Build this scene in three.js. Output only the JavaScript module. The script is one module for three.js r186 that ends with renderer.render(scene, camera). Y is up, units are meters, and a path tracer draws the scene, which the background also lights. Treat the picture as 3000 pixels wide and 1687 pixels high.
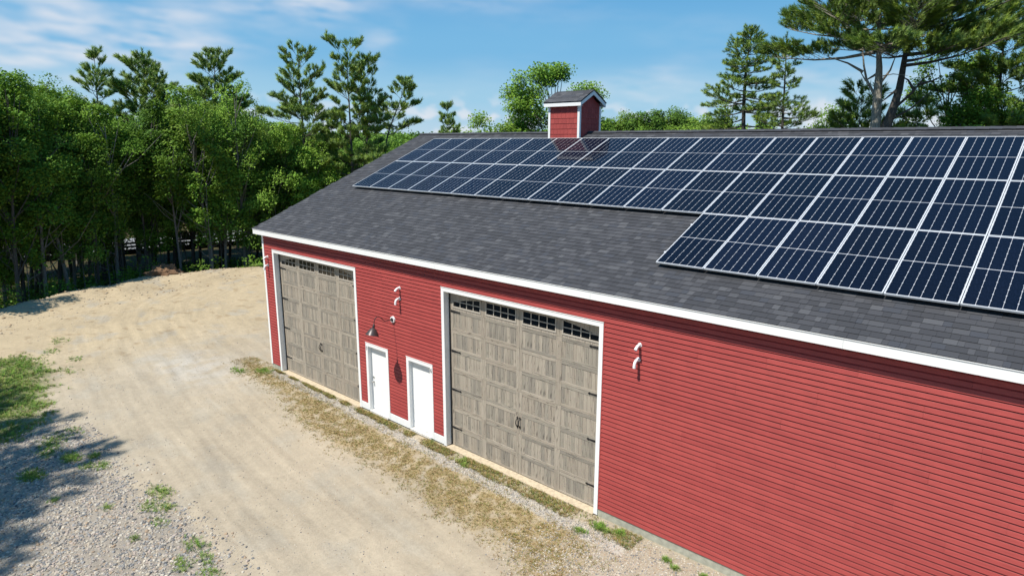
import * as THREE from 'three';
import { mergeGeometries } from 'three/addons/utils/BufferGeometryUtils.js';
import { RoundedBoxGeometry } from 'three/addons/geometries/RoundedBoxGeometry.js';
import { TextGeometry } from 'three/addons/geometries/TextGeometry.js';
import { FontLoader } from 'three/addons/loaders/FontLoader.js';
import { createNoise2D, createNoise3D } from 'simplex-noise';

// ---------------------------------------------------------------- camera, sky, sun, exposure
const scene = new THREE.Scene();
const camera = new THREE.PerspectiveCamera(47.86, 1024 / 575, 0.1, 3000);
camera.rotation.order = 'YXZ';
camera.position.set(22.2549, 8.2294, 11.0224);
camera.rotation.set(-0.2202, 0.736, 0.0023);
scene.add(camera);

const renderer = new THREE.WebGLRenderer({ antialias: true });
renderer.toneMapping = THREE.LinearToneMapping;
renderer.toneMappingExposure = 1.3;
renderer.shadowMap.enabled = true;

function rng(seed) { let s = seed | 0; return () => { s = (s + 0x6d2b79f5) | 0; let t = Math.imul(s ^ (s >>> 15), 1 | s); t = (t + Math.imul(t ^ (t >>> 7), 61 | t)) ^ t; return ((t ^ (t >>> 14)) >>> 0) / 4294967296; }; }
const n2 = createNoise2D(rng(11)), n2b = createNoise2D(rng(23)), n3 = createNoise3D(rng(5));
const clamp = (x, a = 0, b = 1) => Math.min(b, Math.max(a, x)), mix = (a, b, t) => a + (b - a) * t;
const smooth = (a, b, x) => { const t = clamp((x - a) / (b - a)); return t * t * (3 - 2 * t); };
const fbm = (x, y, o = 4, n = n2) => { let v = 0, a = 0.5, f = 1; for (let i = 0; i < o; i++) { v += a * n(x * f + i * 17.3, y * f - i * 9.1); a *= 0.5; f *= 2.03; } return v; };

// sky: blue gradient, streaks of high cloud and low puffs
{
  const w = 2048, h = 1024, d = new Float32Array(w * h * 4);
  const stops = [[-1.6, [0.2, 0.2, 0.16]], [-0.03, [0.3, 0.34, 0.34]], [0, [0.5, 0.67, 0.8]], [0.06, [0.35, 0.61, 0.8]], [0.13, [0.2, 0.485, 0.765]], [0.25, [0.105, 0.365, 0.7]], [0.6, [0.085, 0.3, 0.62]], [1.6, [0.05, 0.22, 0.53]]];
  // azimuth, elevation, half widths, strength of the banks of thin cloud
  const banks = [[1.35, 0.11, 0.2, 0.04, 1.15], [1.2, 0.165, 0.2, 0.02, 0.4], [0.93, 0.215, 0.3, 0.022, 1.05], [1.0, 0.185, 0.1, 0.014, 0.4], [0.93, 0.135, 0.035, 0.025, 0.4], [0.3, 0.08, 0.14, 0.02, 0.4], [0.58, 0.075, 0.12, 0.02, 0.45], [-0.7, 0.2, 0.4, 0.08, 0.6], [2.4, 0.3, 0.5, 0.1, 0.6], [-2.2, 0.4, 0.6, 0.1, 0.5]];
  for (let j = 0; j < h; j++) {
    const el = ((j + 0.5) / h - 0.5) * Math.PI;
    let k = 0; while (k < stops.length - 2 && el > stops[k + 1][0]) k++;
    const t = smooth(0, 1, clamp((el - stops[k][0]) / (stops[k + 1][0] - stops[k][0]))), base = stops[k][1].map((a, c) => mix(a, stops[k + 1][1][c], t));
    for (let i = 0; i < w; i++) {
      const a = ((i + 0.5) / w - 0.5) * 2 * Math.PI, az = Math.atan2(-Math.cos(a), -Math.sin(a));
      let cov = 0;
      if (el > -0.02) {
        const wob = 0.012 * n2(az * 4, el * 10);
        let m = 0.09 * smooth(0.0, 0.5, fbm(az * 2.2, el * 9, 3) + 0.1);
        for (const [ca, ce, ra, re, s] of banks) { const da = Math.atan2(Math.sin(az - ca), Math.cos(az - ca)) / ra, de = (el + wob - ce + da * 0.012) / re; m += s * Math.exp(-((da * da) ** 1.5) - de * de); }
        const st = 0.45 + 0.75 * fbm(az * 5 + el * 6, el * 28 - az * 3, 4) + 0.35 * fbm(az * 14 + el * 20, el * 90 - az * 8, 4, n2b);
        cov = clamp(m * clamp(st, 0, 1.2));
        const low = Math.exp(-(((el - 0.03) / 0.03) ** 2));
        const puff = smooth(0.12, 0.42, fbm(az * 16, el * 38, 4, n2b) + 0.08);
        cov = Math.max(cov, 0.78 * low * puff);
        const da = (az - 0.305) / 0.05, de = (el - 0.035) / 0.034, big = smooth(0.1, 0.95, 1 - da * da - de * de + 0.55 * fbm(az * 40, el * 45, 4, n2b));
        cov = Math.max(cov, 0.7 * big);
      }
      const o = (j * w + i) * 4, c = [0.84, 0.84, 0.88];
      for (let q = 0; q < 3; q++) d[o + q] = 0.77 * mix(base[q], c[q], cov * 0.95);
      d[o + 3] = 1;
    }
  }
  const sky = new THREE.DataTexture(d, w, h, THREE.RGBAFormat, THREE.FloatType);
  sky.mapping = THREE.EquirectangularReflectionMapping; sky.magFilter = THREE.LinearFilter; sky.wrapS = THREE.RepeatWrapping; sky.needsUpdate = true;
  scene.background = sky; scene.environment = sky;
}
const sun = new THREE.DirectionalLight(new THREE.Color(1, 0.95, 0.86), 5.0);
sun.position.set(-0.087, 0.867, 0.491).multiplyScalar(120);
sun.castShadow = true; sun.shadow.mapSize.set(4096, 4096); sun.shadow.radius = 1;
Object.assign(sun.shadow.camera, { left: -70, right: 70, top: 70, bottom: -70, near: 10, far: 260 });
scene.add(sun, sun.target);

// ---------------------------------------------------------------- helpers
const used = new Map();
function numbered(name) { const n = used.get(name) || 0; used.set(name, n + 1); return n ? name + '_' + String(n).padStart(3, '0') : name; }
function mesh(name, geometry, material, parent, x = 0, y = 0, z = 0) { const m = new THREE.Mesh(geometry, material); m.name = name; m.position.set(x, y, z); m.castShadow = m.receiveShadow = true; parent.add(m); return m; }
function group(name, parent, x = 0, y = 0, z = 0) { const g = new THREE.Group(); g.name = name; g.position.set(x, y, z); parent.add(g); return g; }
function thing(name, label, category, pos = [0, 0, 0], grp) { const g = group(numbered(name), scene, ...pos); g.userData = { label, category }; if (grp) g.userData.group = grp; return g; }
function structure(o) { o.userData.kind = 'structure'; return o; }
function box(x0, x1, y0, y1, z0, z1) { const g = new THREE.BoxGeometry(x1 - x0, y1 - y0, z1 - z0); g.translate((x0 + x1) / 2, (y0 + y1) / 2, (z0 + z1) / 2); return uvMetres(g); }
function rbox(x0, x1, y0, y1, z0, z1, r = 0.004) { const g = new RoundedBoxGeometry(x1 - x0, y1 - y0, z1 - z0, 1, r); g.translate((x0 + x1) / 2, (y0 + y1) / 2, (z0 + z1) / 2); return uvMetres(g.index ? g.toNonIndexed() : g); }
function uvMetres(g) {                                   // uv in metres by the way each face points
  const p = g.attributes.position, n = g.attributes.normal, uv = new Float32Array(p.count * 2);
  for (let i = 0; i < p.count; i++) { const ax = Math.abs(n.getX(i)), ay = Math.abs(n.getY(i)), az = Math.abs(n.getZ(i)); const [u, v] = az >= ax && az >= ay ? [p.getX(i), p.getY(i)] : ay >= ax ? [p.getX(i), p.getZ(i)] : [p.getZ(i), p.getY(i)]; uv[2 * i] = u; uv[2 * i + 1] = v; }
  g.setAttribute('uv', new THREE.BufferAttribute(uv, 2)); return g;
}
function merged(list) { return mergeGeometries(list.map((g) => { const o = g.index ? g.toNonIndexed() : g; for (const k of Object.keys(o.attributes)) if (!['position', 'normal', 'uv', 'color'].includes(k)) o.deleteAttribute(k); return o; })); }
function fromTris(pos, uv, col) { const g = new THREE.BufferGeometry(); g.setAttribute('position', new THREE.Float32BufferAttribute(pos, 3)); g.setAttribute('uv', new THREE.Float32BufferAttribute(uv || new Float32Array(pos.length / 3 * 2), 2)); if (col) g.setAttribute('color', new THREE.Float32BufferAttribute(col, 3)); g.computeVertexNormals(); return g; }
function texture(w, h, f, { srgb = true, repeat = [1, 1] } = {}) {
  const d = new Uint8Array(w * h * 4);
  for (let j = 0; j < h; j++) for (let i = 0; i < w; i++) { const c = f(i, j), o = (j * w + i) * 4; d[o] = clamp(c[0]) * 255; d[o + 1] = clamp(c[1]) * 255; d[o + 2] = clamp(c[2]) * 255; d[o + 3] = 255; }
  const t = new THREE.DataTexture(d, w, h); t.wrapS = t.wrapT = THREE.RepeatWrapping; t.magFilter = THREE.LinearFilter; t.minFilter = THREE.LinearMipmapLinearFilter; t.generateMipmaps = true;
  t.repeat.set(...repeat); if (srgb) t.colorSpace = THREE.SRGBColorSpace; t.needsUpdate = true; return t;
}
const toS = (x) => (x <= 0.0031308 ? 12.92 * x : 1.055 * x ** (1 / 2.4) - 0.055);
const lin = (r, g, b) => new THREE.Color().setRGB(r, g, b);
const grain = texture(512, 512, () => { const v = Math.random(); return [v, v, v]; }, { srgb: false, repeat: [3, 3] });
const M = (color, roughness = 0.8, more = {}) => new THREE.MeshStandardMaterial({ color, roughness, ...more });

// tapered tube through points with a radius at each
function tube(pts, rad, sides = 6) {
  const pos = [], uv = [], N = pts.length, rings = [];
  let up = new THREE.Vector3(0.3, 0.1, 1).normalize();
  for (let i = 0; i < N; i++) {
    const t = pts[Math.min(i + 1, N - 1)].clone().sub(pts[Math.max(i - 1, 0)]).normalize();
    const a = new THREE.Vector3().crossVectors(t, up).normalize(), b = new THREE.Vector3().crossVectors(a, t); up = b.clone();
    const r = []; for (let k = 0; k < sides; k++) { const q = k / sides * Math.PI * 2; r.push(pts[i].clone().addScaledVector(a, Math.cos(q) * rad[i]).addScaledVector(b, Math.sin(q) * rad[i])); } rings.push(r);
  }
  const put = (v, u, w) => { pos.push(v.x, v.y, v.z); uv.push(u, w); };
  let len = 0;
  const nor = [];
  for (let i = 0; i < N - 1; i++) {
    const l1 = len + pts[i].distanceTo(pts[i + 1]);
    for (let k = 0; k < sides; k++) {
      const k2 = (k + 1) % sides, A = rings[i][k], B = rings[i][k2], C = rings[i + 1][k2], D = rings[i + 1][k];
      for (const [v, c, u, w] of [[A, i, k, len], [C, i + 1, k + 1, l1], [B, i, k + 1, len], [A, i, k, len], [D, i + 1, k, l1], [C, i + 1, k + 1, l1]]) { put(v, u / sides, w); const q = v.clone().sub(pts[c]).normalize(); nor.push(q.x, q.y, q.z); }
    }
    len = l1;
  }
  const g = new THREE.BufferGeometry(); g.setAttribute('position', new THREE.Float32BufferAttribute(pos, 3)); g.setAttribute('normal', new THREE.Float32BufferAttribute(nor, 3)); g.setAttribute('uv', new THREE.Float32BufferAttribute(uv, 2)); return g;
}
const V = (x, y, z) => new THREE.Vector3(x, y, z);

// ---------------------------------------------------------------- the barn
const X0 = 0.228, X1 = 30, EAVE = 5.235, ZE = 0.229, RIDGE = 8.58, ZR = -7.67, SLOPE = 0.4006, BACK = 2 * ZR;
const barn = thing('red_barn', 'long red clapboard barn with grey shingle roof, two wood-look garage doors and white trim', 'barn');
const streak = texture(512, 512, (i, j) => { const v = 0.93 + 0.05 * n2(i / 60, j / 9) + 0.035 * n2b(i / 7, j / 3) + 0.03 * n2(i / 150, j / 150); return [v, v, v]; });
const redM = M(lin(0.385, 0.058, 0.052), 0.6, { map: streak, bumpMap: grain, bumpScale: 0.0002 });
const redVariants = [redM, M(lin(0.4, 0.062, 0.055), 0.6, { map: streak, bumpMap: grain, bumpScale: 0.0002 }), M(lin(0.37, 0.054, 0.049), 0.6, { map: streak, bumpMap: grain, bumpScale: 0.0002 })];
const redDark = M(lin(0.32, 0.046, 0.042), 0.7);
const whiteM = M(lin(0.8, 0.8, 0.79), 0.45, { bumpMap: grain, bumpScale: 0.0003 });
const dirtyWhite = M(lin(0.72, 0.71, 0.69), 0.55, { map: texture(256, 256, (i, j) => { const v = 0.93 + 0.05 * n2(i / 60, j / 90) - 0.05 * smooth(0.2, 0.7, n2b(i / 30, j / 90)); return [v, v * 0.99, v * 0.97]; }) });
const concrete = M(lin(0.5, 0.49, 0.42), 0.9, { map: texture(256, 256, (i, j) => { const v = 0.86 + 0.1 * fbm(i / 50, j / 50) + 0.06 * (Math.random() - 0.5); return [v, v, v * 0.97]; }), bumpMap: grain, bumpScale: 0.0004 });
const tanConcrete = M(lin(0.62, 0.51, 0.36), 0.9, { map: texture(256, 256, (i, j) => { const v = 0.88 + 0.12 * fbm(i / 40, j / 40) + 0.05 * (Math.random() - 0.5); return [v, v, v]; }), bumpMap: grain, bumpScale: 0.0004 });
const black = M(lin(0.012, 0.012, 0.013), 0.55);
const darkIron = M(lin(0.018, 0.018, 0.02), 0.45, { metalness: 0.3 });

// openings: outer edges of their trim
const TR = 0.105, GT = 4.557, DT = 2.309;
const garages = [{ l: 0.905, r: 5.935 }, { l: 9.78, r: 14.89 }];
const entries = [{ l: 6.281, r: 7.386, n: '5' }, { l: 8.234, r: 9.366, n: '6' }];
const openings = [...garages.map((o) => [o.l + 0.05, o.r - 0.05, GT - 0.05]), ...entries.map((o) => [o.l + 0.05, o.r - 0.05, DT - 0.05])];

// wall core behind the siding (front wall with openings, other walls plain)
const wall = group('wall', barn);
{
  const parts = [], xs = [X0 + 0.01, ...openings.flatMap((o) => [o[0], o[1]]), X1].sort((a, b) => a - b);
  for (let i = 0; i < xs.length - 1; i++) { const mid = (xs[i] + xs[i + 1]) / 2, o = openings.find((q) => mid > q[0] && mid < q[1]); parts.push(box(xs[i], xs[i + 1], o ? o[2] : 0.2, EAVE - 0.05, -0.25, -0.021)); }
  parts.push(box(X0 + 0.01, X0 + 0.2, 0.2, EAVE - 0.05, BACK + 0.2, -0.25), box(X1 - 0.2, X1, 0.2, EAVE - 0.05, BACK + 0.2, -0.25), box(X0 + 0.01, X1, 0.2, EAVE - 0.05, BACK, BACK + 0.2));
  mesh('wall_core', merged(parts), redDark, wall);
  const gable = (x) => { const s = new THREE.Shape([new THREE.Vector2(-0.02, EAVE - 0.06), new THREE.Vector2(ZR, RIDGE - 0.2), new THREE.Vector2(BACK + 0.02, EAVE - 0.06)]); const g = new THREE.ExtrudeGeometry(s, { depth: 0.15, bevelEnabled: false }); g.rotateY(-Math.PI / 2); g.translate(x, 0, 0); return g; };
  mesh('gable_wall', gable(X0 + 0.17), redDark, wall); mesh('gable_wall', gable(X1 - 0.02), redDark, wall);
  mesh('foundation', merged([box(X0 + 0.015, garages[0].l + 0.06, -0.4, 0.232, -0.3, 0.004), box(garages[0].r - 0.06, garages[1].l + 0.06, -0.4, 0.108, -0.3, -0.004), box(garages[1].r - 0.06, X1, -0.4, 0.232, -0.3, 0.004), box(X0 + 0.02, X0 + 0.3, -0.4, 0.2, BACK, -0.3)]), concrete, barn);
  // each pair of laps comes in lengths of about 3.7 m with staggered joints
  const LAP = 0.1033, Y0 = 0.243, r = rng(3);
  const cache = new Map();
  function panel(len, lows) {                                         // lows: how much of each lap is cut away from below
    const key = len.toFixed(3) + lows.join();
    if (cache.has(key)) return cache.get(key);
    const pos = [], uv = [], quad = (a, b, c, d) => { for (const [v, u] of [[a, 0], [b, 1], [c, 1], [a, 0], [c, 1], [d, 0]]) { pos.push(v[0], v[1], v[2]); uv.push(v[0] / 2.2, v[1] * 2 + v[2]); } };
    lows.forEach((low, k) => {
      if (low >= LAP) return;
      const y0 = k * LAP + low, y1 = (k + 1) * LAP, ym = k * LAP + 0.074, zf = (y) => { const t = y - k * LAP; return t < 0.074 ? 0.024 - 0.012 * t / 0.074 : 0.012 - 0.03 * (t - 0.074) / 0.0293; }, a = zf(y0), b = zf(y1);
      if (y0 < ym) { quad([0, y0, a], [len, y0, a], [len, ym, 0.012], [0, ym, 0.012]); quad([0, ym, 0.012], [len, ym, 0.012], [len, y1, b], [0, y1, b]);  } else quad([0, y0, a], [len, y0, a], [len, y1, b], [0, y1, b]); quad([0, y0, -0.019], [len, y0, -0.019], [len, y0, a], [0, y0, a]); 
      for (const e of [0, len]) { const f = y0 < ym ? [[y0, a], [ym, 0.012], [y1, b], [y1, -0.019], [y0, -0.019]] : [[y0, a], [y1, b], [y1, -0.019], [y0, -0.019]]; for (let q = 1; q < f.length - 1; q++) for (const v of e ? [f[0], f[q + 1], f[q]] : [f[0], f[q], f[q + 1]]) { pos.push(e, v[0], v[1]); uv.push(e / 2.2, v[0] * 2 + v[1]); } }
    });
    const g = fromTris(pos, uv); cache.set(key, g); return g;
  }
  const kicks = [[garages[0].r - 0.02, garages[1].l + 0.02, 0.31]];
  let row = 0;
  for (let y = Y0; y < EAVE - 0.14; y += 2 * LAP, row++) {
    const cuts = [X0 + 0.1, X1]; for (let x = X0 + 0.1 + 3.7 * ((row * 0.382 + 0.21 + 0.05 * r()) % 1); x < X1; x += 3.7) cuts.push(x);
    for (const o of [...openings, ...kicks]) if (o[2] > y) cuts.push(o[0], o[1]);
    cuts.sort((a, b) => a - b);
    for (let i = 0; i < cuts.length - 1; i++) {
      const a = cuts[i] + 0.001, b = cuts[i + 1] - 0.001, mid = (a + b) / 2; if (b - a < 0.03) continue;
      let low = y; for (const o of [...openings, ...kicks]) if (mid > o[0] && mid < o[1]) low = Math.max(low, o[2]);
      const lows = [0, 1].map((k) => clamp(low - y - k * LAP, 0, LAP)); if (lows[1] >= LAP) continue;
      mesh('siding_panel', panel(b - a, lows), redVariants[Math.floor(r() * 3)], wall, a, y, (row + i) % 2 ? 0.0012 : 0);
    }
  }
}
mesh('corner_board', box(X0 - 0.004, X0 + 0.105, 0.22, EAVE - 0.16, -0.1, 0.026), whiteM, barn);
// eave: fascia in lengths, soffit, drip edge
for (let x = 0.03, i = 0; x < X1; x += 4.88, i++) mesh('fascia', box(x, Math.min(x + 4.877, X1 + 0.2), EAVE - 0.176, EAVE - 0.012, ZE - 0.025, ZE - (i % 2 ? 0.001 : 0)), whiteM, barn);
mesh('drip_edge', box(0.02, X1 + 0.2, EAVE - 0.011, EAVE - 0.003, ZE - 0.05, ZE + 0.012), whiteM, barn);
mesh('soffit', box(0.03, X1 + 0.2, EAVE - 0.16, EAVE - 0.145, -0.02, ZE - 0.026), whiteM, barn);
{ // rake boards along the gable ends
  const rake = (x0, x1) => { const s = new THREE.Shape([[ZE, EAVE - 0.17], [ZR, RIDGE - 0.18], [2 * ZR - ZE, EAVE - 0.17], [2 * ZR - ZE, EAVE - 0.01], [ZR, RIDGE - 0.02], [ZE - 0.03, EAVE - 0.01]].map((p) => new THREE.Vector2(-p[0], p[1]))); const g = new THREE.ExtrudeGeometry(s, { depth: x1 - x0, bevelEnabled: false }); g.rotateY(Math.PI / 2); g.translate(x0, 0, 0); return g; };
  mesh('rake_board', rake(0.03, 0.055), whiteM, barn); mesh('rake_board', rake(X1 + 0.17, X1 + 0.195), whiteM, barn);
}

// roof: deck, shingles laid in courses, ridge caps
const shingleBump = { bumpMap: grain, bumpScale: 0.0007 };
const shingleTone = [[0.035, 0.036, 0.041], [0.045, 0.046, 0.052], [0.056, 0.057, 0.063], [0.069, 0.07, 0.076], [0.041, 0.044, 0.053]];
const shingleM = shingleTone.map((c) => M(lin(...c), 0.95, shingleBump));
const roof = group('roof', barn, 0, EAVE, ZE); roof.rotation.x = SLOPE;
{
  const SL = (ZE - ZR) / Math.cos(SLOPE), CO = 0.1435, widths = [0.09, 0.12, 0.15, 0.18, 0.22, 0.27], r = rng(77);
  mesh('roof_deck', box(0.0, X1 + 0.2, -0.03, 0, -SL, -0.02), shingleM[0], roof);
  const backDeck = mesh('roof_deck', box(0.0, X1 + 0.2, -0.03, 0.006, -SL, 0), shingleM[1], roof, 0, 0, -SL); backDeck.rotation.x = -2 * SLOPE;
  // wedge-shaped tab: thick at the butt, thin under the next course
  const tab = (w) => { const h = 0.5 * w, a = [-h + 0.0015, 0], b = [h - 0.0015, 0], f = 0.014, k = 0.0025, d = -CO - 0.02;
    const P = [[a[0], 0, 0], [b[0], 0, 0], [b[0], f, 0], [a[0], f, 0], [a[0], k - 0.002, d], [b[0], k - 0.002, d], [b[0], k, d], [a[0], k, d]], q = [[0, 1, 2, 3], [3, 2, 6, 7], [0, 3, 7, 4], [1, 5, 6, 2]], pos = [], uv = [];
    for (const [i, j, l, m] of q) for (const v of [P[i], P[j], P[l], P[i], P[l], P[m]]) { pos.push(...v); uv.push(v[0], v[2] + v[1]); } return fromTris(pos, uv); };
  const geo = widths.map(tab), all = [];
  for (let c = 0; c * CO < SL - 0.05; c++) {
    let x = -r() * 0.3 + 0.0;
    while (x < X1 + 0.2) { let i = Math.floor(r() * 6), w = widths[i]; const lifted = r() < 0.4 ? 0.002 : 0, tone = r() < 0.34 ? 1 : r() < 0.5 ? 0 : r() < 0.5 ? 2 : r() < 0.6 ? 4 : 3;
      const xc = x + w / 2; if (xc > 0.05 && x + w < X1 + 0.3) { const y = EAVE - c * -CO * Math.sin(SLOPE), z = ZE - c * CO * Math.cos(SLOPE), d2 = (xc - 22.25) ** 2 + (y - 8.23) ** 2 + (z - 11.02) ** 2; all.push({ i, xc, c, lifted, tone, d2: z > -7.6 && xc < 21.9 ? d2 : 1e9 }); } x += w; }
  }
  all.sort((a, b) => a.d2 - b.d2);
  const pos = [], nor = [], uv = [], col = [];
  all.forEach((s, k) => {
    if (k < 300) { mesh('shingle', geo[s.i], shingleM[s.tone], roof, s.xc, s.lifted, -s.c * CO); return; }
    const p = geo[s.i].attributes, c = shingleTone[s.tone];
    for (let v = 0; v < p.position.count; v++) { pos.push(p.position.getX(v) + s.xc, p.position.getY(v) + s.lifted, p.position.getZ(v) - s.c * CO); nor.push(p.normal.getX(v), p.normal.getY(v), p.normal.getZ(v)); uv.push(p.uv.getX(v) + s.xc, p.uv.getY(v) - s.c * CO); col.push(...c); }
  });
  const g = new THREE.BufferGeometry(); g.setAttribute('position', new THREE.Float32BufferAttribute(pos, 3)); g.setAttribute('normal', new THREE.Float32BufferAttribute(nor, 3)); g.setAttribute('uv', new THREE.Float32BufferAttribute(uv, 2)); g.setAttribute('color', new THREE.Float32BufferAttribute(col, 3));
  const rest = mesh('shingle_courses', g, M(lin(1, 1, 1), 0.95, { ...shingleBump, vertexColors: true }), roof); rest.userData.kind = 'stuff';
  // ridge caps over a vent strip
  const cap = merged([-1, 1].map((s) => { const b = box(0, 0.3, 0, 0.012, s > 0 ? 0 : -0.15, s > 0 ? 0.15 : 0); b.rotateX(s * SLOPE); return b; }));
  mesh('ridge_vent', merged([-1, 1].map((s) => { const b = box(0.02, X1 + 0.18, 0, 0.022, s > 0 ? 0.0 : -0.13, s > 0 ? 0.13 : 0); b.rotateX(s * SLOPE); b.translate(0, 0.012, 0); return b; })), black, barn, 0, RIDGE, ZR);
  for (let x = 0.01, k = 0; x < X1; x += 0.245, k++) { const m = mesh('ridge_cap', cap, shingleM[k % 3 === 0 ? 1 : k % 2 ? 0 : 4], barn, x, RIDGE + 0.036, ZR); m.rotation.z = -0.03; }
}

// trims of the openings, jambs, sills
function trim(o, top, bottom, w = TR) {
  const t = group('door_trim', barn);
  mesh('side_trim', rbox(o.l, o.l + w, bottom, top - w - 0.0005, -0.02, 0.03), whiteM, t); mesh('side_trim', rbox(o.r - w, o.r, bottom, top - w - 0.0005, -0.02, 0.03), whiteM, t); mesh('head_trim', rbox(o.l, o.r, top - w, top, -0.02, 0.03), whiteM, t);
  mesh('drip_cap', box(o.l - 0.01, o.r + 0.01, top + 0.001, top + 0.008, -0.01, 0.04), whiteM, t);
  return t;
}
function jambs(t, o, top, bottom, depth, w = TR) {
  mesh('jamb', box(o.l + w - 0.03, o.l + w - 0.003, bottom, top - w, -depth, -0.021), whiteM, t); mesh('jamb', box(o.r - w + 0.003, o.r - w + 0.03, bottom, top - w, -depth, -0.021), whiteM, t); mesh('head_jamb', box(o.l + w - 0.03, o.r - w + 0.03, top - w + 0.003, top - w + 0.03, -depth, -0.021), whiteM, t);
}
for (const o of garages) jambs(trim(o, GT, 0.085), o, GT, 0.1, 0.3);
for (const o of entries) jambs(trim(o, DT, 0.118), o, DT, 0.12, 0.2);
mesh('kick_board', rbox(garages[0].r + 0.001, entries[0].l - 0.001, 0.108, 0.325, -0.003, 0.026), whiteM, barn);
mesh('kick_board', rbox(entries[0].r + 0.001, entries[1].l - 0.001, 0.108, 0.32, -0.003, 0.026), whiteM, barn);
mesh('kick_board', rbox(entries[1].r + 0.001, garages[1].l - 0.001, 0.108, 0.325, -0.003, 0.026), whiteM, barn);
mesh('flashing', box(garages[1].r + 0.001, garages[1].r + 0.028, 0.235, GT, -0.001, 0.02), redM, barn);

// garage doors: sections with stiles, rails, planks and a row of windows
const woodMap = texture(512, 1024, (i, j) => {
  const warp = 8 * n2(i / 120, j / 700), f = n2((i + warp * 4) / 9, j / 1400), g = n2b((i + warp) / 26, j / 1600), ring = Math.sin((i + 34 * n2(i / 90, j / 620)) / 11 + 2 * n2b(i / 60, j / 700));
  const dark = smooth(0.3, 0.95, f) * 0.2 + smooth(0.55, 1, ring) * smooth(-0.1, 0.6, n2(i / 50 + 9, j / 500)) * 0.24 + 0.03 * Math.random();
  const v = 0.98 + 0.05 * g - dark; return [v, v * (0.985 + 0.012 * n2(i / 60, j / 90)), v * 0.965];
});
woodMap.repeat.set(1.6, 0.8);
const woodTones = [[0.35, 0.31, 0.26], [0.39, 0.35, 0.295], [0.275, 0.253, 0.22], [0.315, 0.29, 0.248]];
const woodM = woodTones.map((c) => M(lin(...c), 0.7, { map: woodMap, bumpMap: grain, bumpScale: 0.0002 }));
const winFrameM = M(lin(0.4, 0.36, 0.305), 0.6);
const paneM = new THREE.MeshPhysicalMaterial({ color: lin(0.006, 0.007, 0.008), roughness: 0.08, ior: 1.5 });
function woodUV(g, along, off) { const p = g.attributes.position, uv = g.attributes.uv; for (let i = 0; i < p.count; i++) { const a = p.getX(i), b = p.getY(i); uv.setXY(i, (along === 'y' ? a : b) + off[0], (along === 'y' ? b : a) + off[1]); } return g; }
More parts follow.
